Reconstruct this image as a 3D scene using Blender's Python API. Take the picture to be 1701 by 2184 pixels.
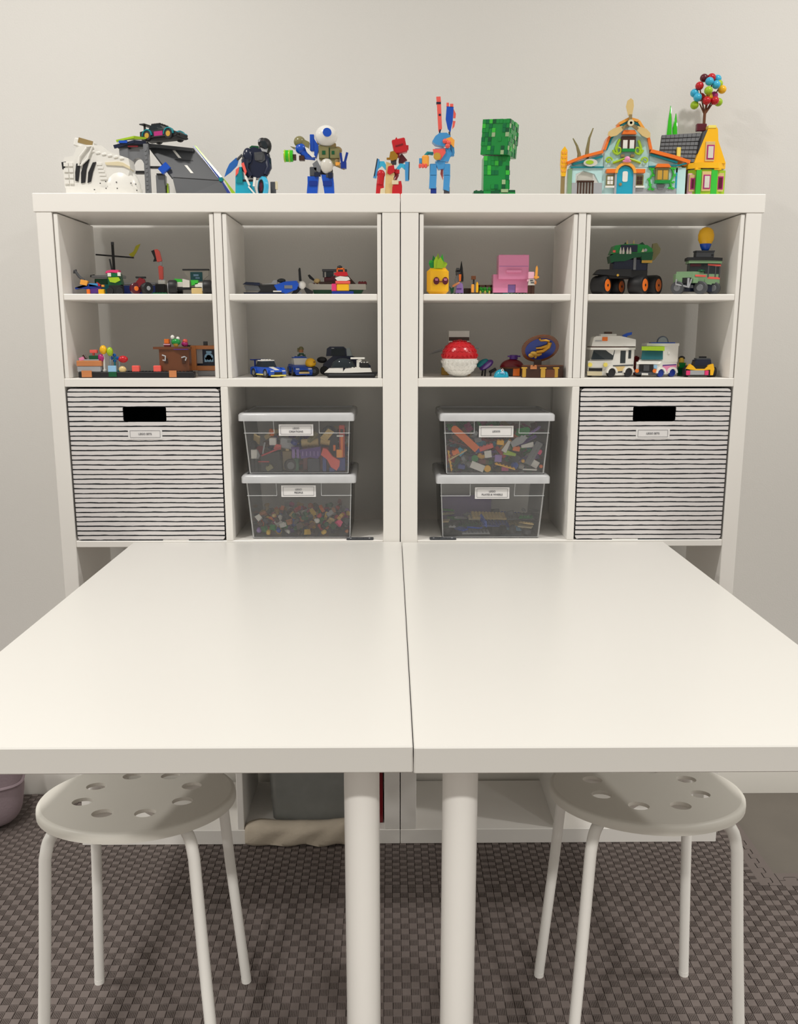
import bpy, bmesh, math, random
from mathutils import Matrix, Vector, Euler
R = math.radians; PI = math.pi
random.seed(7)
for o in list(bpy.data.objects): bpy.data.objects.remove(o)
S = bpy.context.scene; COL = S.collection

# ------------------------------------------------------------------ camera
CAM = (-0.0226, -1.9424, 1.2088); F = 1892.55; PITCH = 0.199; YAW = -0.0101
cam_d = bpy.data.cameras.new('camera'); cam = bpy.data.objects.new('camera', cam_d); COL.objects.link(cam)
cam.location = CAM; cam.rotation_euler = (PI/2 - PITCH, 0, YAW)
cam_d.sensor_fit = 'VERTICAL'; cam_d.sensor_height = 24; cam_d.lens = 24*F/2184; cam_d.clip_start = 0.05
S.camera = cam

# ------------------------------------------------------------------ light
S.view_settings.view_transform = 'Standard'; S.view_settings.look = 'None'
S.view_settings.gamma = 1; S.view_settings.use_curve_mapping = False
S.view_settings.exposure = -0.04
W = bpy.data.worlds.new('room_bounce'); S.world = W; W.use_nodes = True
W.node_tree.nodes['Background'].inputs[0].default_value = (1.0, 0.955, 0.865, 1)
W.node_tree.nodes['Background'].inputs[1].default_value = 0.48
def downlight(x, y, power, size=0.14, z=2.60, spread=160):
    d = bpy.data.lights.new('downlight', 'AREA'); d.shape = 'DISK'; d.size = size; d.energy = power
    d.color = (1.0, 0.965, 0.915); d.spread = R(spread)
    o = bpy.data.objects.new('downlight', d); COL.objects.link(o); o.location = (x, y, z)
    return o
for x, p in ((-2.40, 20), (-0.79, 12.5), (1.00, 11.5), (2.50, 19)):       # ceiling downlights: two rows
    downlight(x, -0.62, p); downlight(x, -3.05, 40 if x < 0 else 37, spread=122)

# ------------------------------------------------------------------ materials
def lin(c):
    c = c/255.0
    return c/12.92 if c <= 0.04045 else ((c+0.055)/1.055)**2.4
MATS = {}
def mk(name, rgb, rough=0.35, var=0.05, scale=30, bump=0.0, metal=0.0, spec=0.5, bscale=400):
    m = bpy.data.materials.new(name); m.use_nodes = True; nt = m.node_tree; n = nt.nodes; l = nt.links
    b = n['Principled BSDF']; b.inputs['Roughness'].default_value = rough
    b.inputs['Metallic'].default_value = metal; b.inputs['Specular IOR Level'].default_value = spec
    tc = n.new('ShaderNodeTexCoord'); no = n.new('ShaderNodeTexNoise'); no.inputs['Scale'].default_value = scale
    l.new(tc.outputs['Object'], no.inputs['Vector'])
    mx = n.new('ShaderNodeMix'); mx.data_type = 'RGBA'
    c = tuple(lin(v) for v in rgb)
    mx.inputs['A'].default_value = tuple(v*(1-var) for v in c)+(1,)
    mx.inputs['B'].default_value = tuple(min(1, v*(1+var)) for v in c)+(1,)
    l.new(no.outputs['Fac'], mx.inputs['Factor']); l.new(mx.outputs['Result'], b.inputs['Base Color'])
    if bump:
        n2 = n.new('ShaderNodeTexNoise'); n2.inputs['Scale'].default_value = bscale
        bp = n.new('ShaderNodeBump'); bp.inputs['Strength'].default_value = bump; bp.inputs['Distance'].default_value = 0.001
        l.new(tc.outputs['Object'], n2.inputs['Vector']); l.new(n2.outputs['Fac'], bp.inputs['Height']); l.new(bp.outputs['Normal'], b.inputs['Normal'])
    MATS[name] = m; return m
# furniture and room
mk('wall_paint', (223,221,217), 0.75, 0.015, 2, 0.25, bscale=260)
mk('melamine', (247,244,239), 0.34, 0.01, 6, 0.03, bscale=900)
mk('table_white', (217,215,210), 0.30, 0.008, 5, 0.03, bscale=700)
mk('powder_white', (245,243,238), 0.30, 0.01, 8, 0.04, bscale=900)
mk('seat_plastic', (226,223,214), 0.42, 0.01, 8, 0.1, bscale=1200)
mk('trim_paint', (230,227,220), 0.5, 0.01, 3)
mk('concrete', (112,106,98), 0.7, 0.12, 9, 0.4, bscale=60)
mk('foam', (112,102,98), 0.62, 0.05, 40, 0.2, bscale=900)
mk('liner', (16,24,34), 0.9, 0.1, 90)
mk('card', (238,236,236), 0.6, 0.01, 60)
mk('print', (96,96,104), 0.7, 0.02, 60)
mk('fleece', (200,188,170), 0.95, 0.06, 60, 0.9, bscale=160)
# toy plastics
PL = dict(white=(232,230,224), cream=(224,212,178), black=(22,22,25), dgrey=(72,74,78), grey=(118,120,124), lgrey=(166,168,172),
 red=(196,28,38), dred=(120,20,30), coral=(240,98,88), orange=(240,120,40), lorange=(246,170,70), yellow=(250,190,30), lyellow=(244,226,110),
 lime=(164,200,40), green=(20,140,60), dgreen=(10,84,48), bgreen=(60,190,60), olive=(132,126,84), sand=(160,184,140), sgreen=(128,162,122),
 blue=(20,80,190), dblue=(18,50,140), navy=(24,32,58), mblue=(70,150,210), azure=(60,180,220), lblue=(150,196,230), teal=(0,130,140), turq=(30,160,190),
 aqua=(190,226,226), purple=(90,50,140), lav=(150,120,190), magenta=(180,40,120), pink=(238,150,190), lpink=(245,190,210), hotpink=(230,60,120),
 brown=(110,64,38), dbrown=(66,40,28), tan=(218,190,130), dtan=(150,128,84), nougat=(206,134,84), gold=(200,156,60), skin=(246,204,80), maroon=(90,20,36),
 silver=(190,192,196), pgreen=(0,110,60), offwhite=(214,210,200))
for k, c in PL.items(): mk(k, c, 0.24 if k not in ('black','dgrey') else 0.5, 0.03, 50)
for k, c in dict(pearl_gold=(190,140,50)).items(): mk(k, c, 0.3, 0.05, 40, metal=0.7)
def mk_clear(name, rgb, alpha, rough=0.1, tint=0.5):
    """thin see-through plastic: transparent film mixed with a milky scatter and a fresnel gloss"""
    m = bpy.data.materials.new(name); m.use_nodes = True; nt = m.node_tree; n = nt.nodes; l = nt.links
    n.remove(n['Principled BSDF']); out = n['Material Output']; c = tuple(lin(v) for v in rgb)+(1,)
    tr = n.new('ShaderNodeBsdfTransparent'); di = n.new('ShaderNodeBsdfDiffuse'); tl = n.new('ShaderNodeBsdfTranslucent')
    gl = n.new('ShaderNodeBsdfGlossy'); gl.inputs['Roughness'].default_value = rough
    di.inputs[0].default_value = c; tl.inputs[0].default_value = c; tr.inputs[0].default_value = tuple(tint+(1-tint)*v for v in c[:3])+(1,)
    a = n.new('ShaderNodeMixShader'); a.inputs[0].default_value = 0.15; l.new(di.outputs[0], a.inputs[1]); l.new(tl.outputs[0], a.inputs[2])
    b = n.new('ShaderNodeMixShader')
    tc = n.new('ShaderNodeTexCoord'); no = n.new('ShaderNodeTexNoise'); no.inputs['Scale'].default_value = 25
    mr = n.new('ShaderNodeMapRange'); mr.inputs['To Min'].default_value = alpha*0.85; mr.inputs['To Max'].default_value = alpha*1.15
    l.new(tc.outputs['Object'], no.inputs['Vector']); l.new(no.outputs['Fac'], mr.inputs['Value']); l.new(mr.outputs['Result'], b.inputs[0])
    l.new(tr.outputs[0], b.inputs[1]); l.new(a.outputs[0], b.inputs[2])
    fr = n.new('ShaderNodeFresnel'); fr.inputs[0].default_value = 1.35
    d = n.new('ShaderNodeMixShader'); l.new(fr.outputs[0], d.inputs[0]); l.new(b.outputs[0], d.inputs[1]); l.new(gl.outputs[0], d.inputs[2])
    l.new(d.outputs[0], out.inputs[0]); MATS[name] = m; return m
mk_clear('clear_bin', (250,250,252), 0.065, 0.1, 0.985); mk_clear('clear_lid', (250,251,254), 0.62, 0.15, 0.97); mk_clear('bin_edge', (246,248,250), 0.5, 0.1, 0.95)
mk_clear('smoke', (60,70,76), 0.55, 0.05); mk_clear('clear', (220,235,240), 0.2, 0.05); mk_clear('tgreen', (70,220,40), 0.75, 0.05)
mk_clear('tblue', (40,120,210), 0.7, 0.05); mk_clear('tyellow', (220,214,40), 0.6, 0.05); mk_clear('tteal', (60,140,150), 0.6, 0.05); mk_clear('mist', (196,198,194), 0.40, 0.35, 0.92)

# ------------------------------------------------------------------ shapes: every shape is (verts, faces)
def T(s, loc=(0,0,0), rot=(0,0,0), about=None, sc=None):
    M = Euler([R(a) for a in rot]).to_matrix(); c = Vector(about) if about else Vector((0,0,0)); L = Vector(loc)
    k = Vector(sc) if sc else Vector((1,1,1))
    return ([tuple(M @ ((Vector(v)-c)*k) + c + L) for v in s[0]], s[1])
def J(*ss):
    V = []; Fc = []
    for v, f in ss:
        n = len(V); V += v; Fc += [tuple(i+n for i in q) for q in f]
    return (V, Fc)
def bx(x0, x1, z0, z1, y0, y1, c=None):
    """chamfered box; ranges in x, z, y"""
    x0, x1 = sorted((x0, x1)); y0, y1 = sorted((y0, y1)); z0, z1 = sorted((z0, z1))
    m = min(x1-x0, y1-y0, z1-z0); c = m*0.10 if c is None else min(c, m*0.49)
    if c <= 0:
        v = [(x,y,z) for x in (x0,x1) for y in (y0,y1) for z in (z0,z1)]
        return (v, [(0,1,3,2),(4,6,7,5),(0,4,5,1),(2,3,7,6),(0,2,6,4),(1,5,7,3)])
    X = (x0,x1); Y = (y0,y1); Z = (z0,z1); v = []; ix = {}
    for i in (0,1):
        for j in (0,1):
            for k in (0,1):
                a = 1 if i == 0 else -1; b = 1 if j == 0 else -1; d = 1 if k == 0 else -1
                for ax in range(3):
                    ix[(i,j,k,ax)] = len(v)
                    v.append((X[i]+(0 if ax == 0 else a*c), Y[j]+(0 if ax == 1 else b*c), Z[k]+(0 if ax == 2 else d*c)))
    f = []
    def add(q, n):
        p = [Vector(v[i]) for i in q]; nn = (p[1]-p[0]).cross(p[2]-p[0])
        f.append(tuple(q) if nn.dot(Vector(n)) > 0 else tuple(reversed(q)))
    for s in (0,1):
        g = 1 if s else -1
        add([ix[(s,0,0,0)],ix[(s,1,0,0)],ix[(s,1,1,0)],ix[(s,0,1,0)]], (g,0,0))
        add([ix[(0,s,0,1)],ix[(1,s,0,1)],ix[(1,s,1,1)],ix[(0,s,1,1)]], (0,g,0))
        add([ix[(0,0,s,2)],ix[(1,0,s,2)],ix[(1,1,s,2)],ix[(0,1,s,2)]], (0,0,g))
    for p in (0,1):
        for q in (0,1):
            gp = 1 if p else -1; gq = 1 if q else -1
            add([ix[(p,q,0,0)],ix[(p,q,1,0)],ix[(p,q,1,1)],ix[(p,q,0,1)]], (gp,gq,0))
            add([ix[(p,0,q,0)],ix[(p,1,q,0)],ix[(p,1,q,2)],ix[(p,0,q,2)]], (gp,0,gq))
            add([ix[(0,p,q,1)],ix[(1,p,q,1)],ix[(1,p,q,2)],ix[(0,p,q,2)]], (0,gp,gq))
            for s in (0,1): add([ix[(p,q,s,0)],ix[(p,q,s,1)],ix[(p,q,s,2)]], (gp,gq,1 if s else -1))
    return (v, f)
def lathe(c, prof, axis='z', n=20, ph=0):
    """prof: list of (r, h) along the axis"""
    v = []; f = []
    for r, h in prof:
        for i in range(n):
            a = 2*PI*i/n+ph; p, q = r*math.cos(a), r*math.sin(a)
            v.append({'z':(p,q,h),'y':(q,h,p),'x':(h,p,q)}[axis])
    m = len(prof)
    for j in range(m-1):
        for i in range(n): f.append((j*n+i, j*n+(i+1)%n, (j+1)*n+(i+1)%n, (j+1)*n+i))
    f.append(tuple(reversed(range(n)))); f.append(tuple(range((m-1)*n, m*n)))
    return ([(x+c[0], y+c[1], z+c[2]) for x, y, z in v], f)
def cy(c, r, h, axis='z', n=18, r2=None):
    """cylinder/cone centred on c"""
    r2 = r if r2 is None else r2; b = min(r, r2, h)*0.1
    return lathe(c, [(max(r-b,1e-6),-h/2),(r,-h/2+b),(r2,h/2-b),(max(r2-b,1e-6),h/2)], axis, n)
def wheel(c, r, h, axis='y', n=22):
    return lathe(c, [(r*0.55,-h/2),(r*0.9,-h/2),(r,-h*0.36),(r,h*0.36),(r*0.9,h/2),(r*0.55,h/2)], axis, n)
def el(c, r, n=16, m=10):
    if not hasattr(r, '__len__'): r = (r,r,r)
    v = []; f = []
    for j in range(m+1):
        t = -PI/2+PI*j/m; k = max(math.cos(t), 0.002)
        for i in range(n):
            a = 2*PI*i/n; v.append((c[0]+r[0]*k*math.cos(a), c[1]+r[1]*k*math.sin(a), c[2]+r[2]*math.sin(t)))
    for j in range(m):
        for i in range(n): f.append((j*n+i, j*n+(i+1)%n, (j+1)*n+(i+1)%n, (j+1)*n+i))
    return (v, f)
def area2(p): return sum(p[i][0]*p[(i+1)%len(p)][1]-p[(i+1)%len(p)][0]*p[i][1] for i in range(len(p)))
def pr(pts, a, b, axis='y'):
    """prism: polygon swept from a to b. axis y: pts are (x,z); x: (y,z); z: (x,y)"""
    a, b = sorted((a, b)); pts = list(pts)
    if area2(pts) < 0: pts.reverse()
    n = len(pts); g = {'y':lambda p,h:(p[0],h,p[1]), 'x':lambda p,h:(h,p[0],p[1]), 'z':lambda p,h:(p[0],p[1],h)}[axis]
    v = [g(p,a) for p in pts]+[g(p,b) for p in pts]
    lo = tuple(range(n)); hi = tuple(range(n,2*n)); sd = [(i,(i+1)%n,n+(i+1)%n,n+i) for i in range(n)]
    f = [tuple(reversed(lo)), hi]+sd
    if axis == 'y': f = [tuple(reversed(q)) for q in f]
    return (v, f)
def tu(pts, r, n=10, r2=None):
    """round tube along points, tapering from r to r2"""
    P = [Vector(p) for p in pts]; v = []; f = []; m = len(P); r2 = r if r2 is None else r2; up = None
    for k, p in enumerate(P):
        d = (P[min(k+1,m-1)]-P[max(k-1,0)]).normalized()
        if up is None: up = d.orthogonal().normalized()
        up = (up-d*up.dot(d)).normalized(); w = d.cross(up); rr = r+(r2-r)*k/(m-1)
        for i in range(n):
            a = 2*PI*i/n; v.append(tuple(p+up*rr*math.cos(a)+w*rr*math.sin(a)))
    for k in range(m-1):
        for i in range(n): f.append((k*n+i, k*n+(i+1)%n, (k+1)*n+(i+1)%n, (k+1)*n+i))
    f.append(tuple(reversed(range(n)))); f.append(tuple(range((m-1)*n, m*n)))
    return (v, f)
def arc(cx, cz, r, a0, a1, n=10, rz=None):
    rz = r if rz is None else rz
    return [(cx+r*math.cos(R(a0+(a1-a0)*i/n)), cz+rz*math.sin(R(a0+(a1-a0)*i/n))) for i in range(n+1)]
def rrect(x0, x1, y0, y1, r, n=4):
    p = []
    for cx, cyy, a in ((x1-r,y1-r,0),(x0+r,y1-r,90),(x0+r,y0+r,180),(x1-r,y0+r,270)): p += arc(cx, cyy, r, a, a+90, n)
    return p
def studs(x0, x1, y0, y1, z, p=8, up=1, r=None, h=None):
    """grid of studs; z is the top face, up = -1 where z runs down the picture"""
    r = r or p*0.3; h = h or p*0.22; out = []
    nx = max(1, round((x1-x0)/p)); ny = max(1, round((y1-y0)/p))
    for i in range(nx):
        for j in range(ny):
            out.append(lathe((x0+(i+.5)*(x1-x0)/nx, y0+(j+.5)*(y1-y0)/ny, z), [(r,0),(r,up*h)] if up > 0 else [(r,-h),(r,0)], 'z', 8))
    return J(*out)

# ------------------------------------------------------------------ objects
STUFF = {'colour_tile','seam_dots','side_plates','start_dashes','studs','grains','post_studs','base_studs','wall_ivy','ridges','clear_rods','sunken_crops'}   # too small to pick apart
def mesh(name, s, mat, ang=35):
    me = bpy.data.meshes.new(name); me.from_pydata(s[0], [], s[1]); me.update()
    me.materials.append(MATS[mat] if isinstance(mat, str) else mat)
    me.shade_smooth(); me.set_sharp_from_angle(angle=R(ang)); return me
def ob(name, s, mat, parent=None, loc=None, rot=None, ang=35):
    o = bpy.data.objects.new(name, mesh(name, s, mat, ang) if isinstance(s, tuple) else s); COL.objects.link(o)
    if parent: o.parent = parent
    if name in STUFF: o['kind'] = 'stuff'
    if loc: o.location = loc
    if rot: o.rotation_euler = rot
    return o
def tag(o, label, cat, group=None):
    o['label'] = label; o['category'] = cat
    if group: o['group'] = group
    return o
def thing(name, label, cat, loc=(0,0,0), rz=0, group=None):
    o = bpy.data.objects.new(name, None); COL.objects.link(o); o.location = loc; o.rotation_euler = (0,0,rz)
    o.empty_display_size = 0.02
    return tag(o, label, cat, group)
def struct(o): o['kind'] = 'structure'; return o
def fill(loops, h, axis='z', holes=True):
    """flat plate with holes: loops of 2D points (outer first), thickness h"""
    bm = bmesh.new(); es = []
    for lp in loops:
        vs = [bm.verts.new((p[0], p[1], 0)) for p in lp]
        es += [bm.edges.new((vs[i], vs[(i+1)%len(vs)])) for i in range(len(vs))]
    bmesh.ops.triangle_fill(bm, use_beauty=True, use_dissolve=False, edges=es)
    r = bmesh.ops.extrude_face_region(bm, geom=bm.faces[:])
    bmesh.ops.translate(bm, vec=(0,0,h), verts=[e for e in r['geom'] if isinstance(e, bmesh.types.BMVert)])
    bmesh.ops.recalc_face_normals(bm, faces=bm.faces[:])
    bm.verts.index_update(); V = [tuple(v.co) for v in bm.verts]; Fc = [tuple(v.index for v in f.verts) for f in bm.faces]; bm.free()
    if axis == 'y': V = [(x, z, y) for x, y, z in V]; Fc = [tuple(reversed(f)) for f in Fc]
    return (V, Fc)
def text(name, body, size, parent, loc, rot=(PI/2,0,0), mat='print', ext=0.0002, spacing=1.0):
    c = bpy.data.curves.new(name, 'FONT'); c.body = body; c.size = size; c.align_x = 'CENTER'; c.align_y = 'CENTER'; c.extrude = ext
    c.space_character = spacing; c.materials.append(MATS[mat]); o = bpy.data.objects.new(name, c); COL.objects.link(o)
    me = bpy.data.meshes.new_from_object(o.evaluated_get(bpy.context.evaluated_depsgraph_get())); me.name = name
    bpy.data.objects.remove(o); o = bpy.data.objects.new(name, me); COL.objects.link(o)
    o.parent = parent; o.location = loc; o.rotation_euler = rot; return o
# picture-to-place helpers: where a pixel's ray meets a given depth, at a given height
def solve_x(px, Y, Z):
    k = (px-850.5)/F; dy = Y-CAM[1]; dz = Z-CAM[2]; c, s = math.cos(YAW), math.sin(YAW); cp, sp = math.cos(PITCH), math.sin(PITCH)
    return (k*(cp*c*dy-sp*dz)-s*dy)/(c+k*cp*s)+CAM[0]
def project(X, Y, Z):
    dx, dy, dz = X-CAM[0], Y-CAM[1], Z-CAM[2]; c, s = math.cos(YAW), math.sin(YAW); cp, sp = math.cos(PITCH), math.sin(PITCH)
    x = c*dx+s*dy; y = -s*dx+c*dy; D = cp*y-sp*dz; V = sp*y+cp*dz
    return 850.5+F*x/D, 1092-F*V/D, D

# ================================================================== the room
FY = 0.265                                                # face of the wall behind the cabinets
struct(ob('wall_back', bx(-3.2, 3.2, -0.012, 2.9, FY, FY+0.1, 0), 'wall_paint'))
struct(ob('baseboard_back', pr([(FY-0.001,-0.0115),(FY-0.014,-0.0115),(FY-0.014,0.085),(FY-0.008,0.10),(FY-0.001,0.10)], -3.2, 3.2, 'x'), 'trim_paint'))
floor = struct(ob('floor', bx(-3.2, 3.2, -0.06, -0.012, -4.2, FY, 0), 'concrete'))
# interlocking foam tiles: check of plain pads and ribbed pads, every rib standing proud
def foam_tile():
    tl = 0.60; n = 35; c = tl/n; out = [bx(0, tl, -0.0118, -0.002, 0, tl, 0)]
    V, Fc = out[0]; V = list(V); Fc = list(Fc)
    def pad(x0, x1, y0, y1):
        k = len(V); d = 0.0004
        V.extend([(x0,y0,-.002),(x1,y0,-.002),(x1,y1,-.002),(x0,y1,-.002),(x0+d,y0+d,0),(x1-d,y0+d,0),(x1-d,y1-d,0),(x0+d,y1-d,0)])
        Fc.extend([(k+4,k+5,k+6,k+7),(k,k+1,k+5,k+4),(k+1,k+2,k+6,k+5),(k+2,k+3,k+7,k+6),(k+3,k,k+4,k+7)])
    for i in range(n):
        for j in range(n):
            x, y = i*c, j*c
            if (i+j) % 2: pad(x+.0003, x+c-.0003, y+.0003, y+c-.0003)
            else:
                e = [0]+[c*(.10+.16*q) for q in range(6)]+[c]             # five slots across the pad
                pad(x+.0003, x+c*.06, y+.0003, y+c-.0003)
                for q in range(5): pad(x+c*(.06+.176*q)+.0009, x+c*(.06+.176*(q+1)), y+.0009, y+c-.0009)
    return (V, Fc)
tile_me = mesh('foam_tile', foam_tile(), 'foam', 20)
def seam(L, off, n=11):
    w = L/n; p = []
    for i in range(n):
        x = i*w; p += [(x+w*.04,0.0),(x+w*.26,0.0),(x+w*.20,0.006),(x+w*.28,0.012),(x+w*.74,0.012),(x+w*.80,0.006),(x+w*.72,0.0)]
    return [(0,off)]+[(q, h+off) for q, h in p]+[(L,off)]
def edge_pieces(L):
    a = pr([(0,-0.0005)]+seam(L, 0.018)+[(L,-0.0005)], -0.0118, 0, 'z')
    b = pr(seam(L, 0.0200)+[(L,0.047),(0,0.047)], -0.0118, 0, 'z')
    return mesh('tile_margin', a, 'foam', 20), mesh('tile_border', b, 'foam', 20)
XE = [-2.197+0.6*i for i in range(7)]; YE = [-0.175+0.6-0.6*j for j in range(6)]
for i, x in enumerate(XE):
    for j, y in enumerate(YE):
        if (j == 0 and x > 0.5) or y < -2.4 or abs(x+.3) > 2.2: continue
        o = bpy.data.objects.new('foam_tile', tile_me); COL.objects.link(o); o.parent = floor; o.location = (x+.0005, y-0.6+.0005, 0)
        if j == 0: o.scale = (1, 0.42/0.6, 1); o.location = (x+.0005, -0.1745, 0)
XR = 0.803; ea, eb = edge_pieces(0.415), edge_pieces(0.60)
for nm, me in (('tile_margin', ea[0]), ('tile_border', ea[1])):
    o = ob(nm, me, 'foam', floor, (XR+.0005, -0.1735, 0), (0,0,PI/2)); o.scale = (1,-1,1)
for nm, me in (('tile_margin', eb[0]), ('tile_border', eb[1])):
    for x in (XR+.049, XR+.649): ob(nm, me, 'foam', floor, (x, -0.175, 0))

# ================================================================== shelving units
ZT, ZTU, ZS1, ZS1U, ZS2, ZS2U = 1.4937, 1.4561, 1.1125, 1.0943, 0.7517, 0.7368
ZB = 0.0376; ZS3 = 0.397; ZS3U = 0.3805; DEP = 0.236; WU = 0.765
def cabinet(x0, label):
    t = thing('shelving_unit', label, 'shelf', (x0+WU/2, DEP/2, 0), 0, 'white cube shelving units')
    g = 0.0007; a, b = -WU/2+g, WU/2-g; y0, y1 = -DEP/2, DEP/2; th = 0.0375; sl, sr = (0.005, 0.0004) if x0 < -.1 else (0.0004, 0.005)
    def p(n, *q): ob(n, bx(*q, 0.0012), 'melamine', t)
    p('top_panel', a, b, ZTU, ZT, y0, y1); p('bottom_panel', a, b, 0, ZB, y0, y1)
    p('side_panel', a+sl, a+th, ZB, ZTU, y0+.001, y1); p('side_panel', b-th, b-sr, ZB, ZTU, y0+.001, y1)
    for zt, zu in ((ZS1, ZS1U), (ZS2, ZS2U), (ZS3, ZS3U)): p('shelf', a+th, b-th, zu, zt, y0+.002, y1)
    for lo, hi in ((ZS1, ZTU), (ZS2, ZS1U), (ZS3, ZS2U), (ZB, ZS3U)): p('partition', -.0078, .0078, lo, hi, y0+.002, y1)
    return t
cabinet(-WU, 'left white cube shelving unit, with the striped bin at its left side')
cabinet(0, 'right white cube shelving unit, with the striped bin at its right side')
OPW = (WU-0.0024-0.075-0.0156)/2
def cube_x(k):
    """left and right inner x of cube column k (0..3)"""
    c = (-WU/2, -WU/2, WU/2, WU/2)[k]
    return (c-.0078-OPW, c-.0078) if k % 2 == 0 else (c+.0078, c+.0078+OPW)
ZI, ZIU = 1.2905, 1.2770                                    # insert shelf
def insert(k, label):
    x0, x1 = cube_x(k); c = (x0+x1)/2; w = OPW/2-0.0016
    t = thing('shelf_insert', label, 'shelf insert', (c, 0, ZS1), 0, 'white shelf inserts in the top row')
    for s in (-1, 1): ob('side_panel', bx(s*w, s*(w-0.0085), 0.0002, ZTU-ZS1-0.0025, 0.003, DEP-.004, 0.001), 'melamine', t)
    ob('shelf', bx(-w+.0087, w-.0087, ZIU-ZS1, ZI-ZS1, 0.004, DEP-.006, 0.0015), 'melamine', t)
for k, w_ in enumerate(('holding the toy boat with a crossed mast', 'holding the blue propeller plane', 'holding the toy pineapple', 'holding the green monster truck')):
    insert(k, 'white one-shelf insert '+w_)

# ================================================================== tables
TZ, TH, TL = 0.7493, 0.0330, 1.0085
def table(xa, xb, dz, label):
    c = (xa+xb)/2; t = thing('table', label, 'table', (c, -TL/2, 0), 0, 'pair of white tables')
    h = (xb-xa)/2
    ob('tabletop', bx(-h, h, TZ-TH+dz, TZ+dz, -TL/2, TL/2-.0015, 0.0016), 'table_white', t)
    inner = 1 if c < 0 else -1
    for lx, ly in ((inner*(h-0.062), 0.105), (-inner*(h-0.026), 0.03)):
        g = ob('leg', lathe((lx, -TL/2+ly, 0), [(.021,0.0),(.0226,.004),(.0226,TZ-TH+dz-.004),(.0226,TZ-TH+dz)], 'z', 32), 'powder_white', t)
        ob('mounting_plate', lathe((lx, -TL/2+ly, TZ-TH+dz-.0035), [(.034,0),(.034,.0034)], 'z', 24), 'powder_white', g)
        ob('foot', lathe((lx, -TL/2+ly, 0), [(.0235,0.0001),(.0235,.010),(.0228,.012)], 'z', 24), 'powder_white', g)
table(-0.5982, 0.0025, 0.0, 'left white table, its back edge against the left shelving unit')
table(0.0037, 0.5929, -0.0014, 'right white table, its back edge against the right shelving unit')
def bracket(px0, px1, mat, label):
    x0 = solve_x(px0, 0.012, ZS2); x1 = solve_x(px1, 0.012, ZS2); m = (x0+x1)/2; w = (x1-x0)/2
    t = thing('mending_plate', label, 'bracket', (m, 0.014, ZS2), 0, 'flat plates joining tables and shelves')
    ob('plate', T(fill([rrect(-w, w, -.011, .011, .003)]+[arc(x, 0, .0022, 0, 330, 11) for x in (-w*.7, -w*.25, w*.25, w*.7)], 0.0022), (0,0,0.0001)), mat, t)
    for x in (-w*.7, w*.7): ob('screw', lathe((x,0,0.0001), [(.0021,0),(.0021,.0024),(.0014,.0028)], 'z', 10), 'silver', t)
bracket(739, 796, 'dgrey', 'dark metal plate on the shelf beside the people bin')
bracket(916, 972, 'dgrey', 'dark metal plate on the shelf beside the plates and wheels bin')
bracket(349, 405, 'white', 'white metal plate in front of the left striped bin')
bracket(1302, 1358, 'white', 'white metal plate in front of the right striped bin')

# ================================================================== stools
def stool(X, Y, z, rz, label):
    t = thing('stool', label, 'stool', (X, Y, 0), rz, 'white round stools under the tables')
    Rr = 0.150; n = 64
    loops = [[(Rr*math.cos(2*PI*i/n), Rr*math.sin(2*PI*i/n)) for i in range(n)]]
    for k in range(8):
        a = R(22.5+45*k); loops.append([(0.0865*math.cos(a)+.0165*math.cos(2*PI*i/20), 0.0865*math.sin(a)+.0165*math.sin(2*PI*i/20)) for i in range(20)])
    s = T(fill(loops, 0.006), (0,0,z-.006))
    lean = lambda q: ([(a, b, c-b*0.14*max(0, c)/z) for a, b, c in q[0]], q[1])     # seats are pitched slightly back
    ob('seat', lean(s), 'seat_plastic', t)
    rim = ([], []); v = []; f = []
    prof = [(Rr,z-.0001),(Rr+.004,z-.001),(Rr+.0065,z-.004),(Rr+.0072,z-.010),(Rr+.0070,z-.016),(Rr+.005,z-.016),(Rr+.0048,z-.007),(Rr,z-.006)]
    for r, h in prof:
        for i in range(n): v.append((r*math.cos(2*PI*i/n), r*math.sin(2*PI*i/n), h))
    m = len(prof)
    for j in range(m-1):
        for i in range(n): f.append((j*n+(i+1)%n, j*n+i, (j+1)*n+i, (j+1)*n+(i+1)%n))
    ob('seat_rim', lean((v, f)), 'seat_plastic', t, ang=60)
    for k in range(4):
        a = R(45+90*k); ca, sa = math.cos(a), math.sin(a); pts = []
        for r, h in [(.02,z-.0165),(.09,z-.0165),(.125,z-.0165)]+[(.125+.032*math.sin(R(b)), z-.0165-.034*(1-math.cos(R(b)))) for b in (15,30,45,60,75)]+[(.1605,z-.06),(.172,z-.20),(.197,.003)]:
            pts.append((ca*r, sa*r, h))
        lg = ob('leg', lean(tu(pts, 0.0093, 16)), 'powder_white', t, ang=50)
        ob('foot', tu([(ca*.197,sa*.197,0.0),(ca*.1962,sa*.1962,.010)], 0.0094, 16), 'powder_white', lg)
    for k in range(2):
        a = R(-62) if X < 0 else R(-118)
        if k: a += PI
        ob('bumper', lean(cy((.128*math.cos(a), .128*math.sin(a), z-.0125), .009, .015)), 'powder_white', t)
stool(-0.437, -0.600, 0.467, 0.0, 'white round stool with eight holes tucked under the left table')
stool(0.400, -0.590, 0.469, 0.0, 'white round stool with eight holes tucked under the right table')

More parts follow.
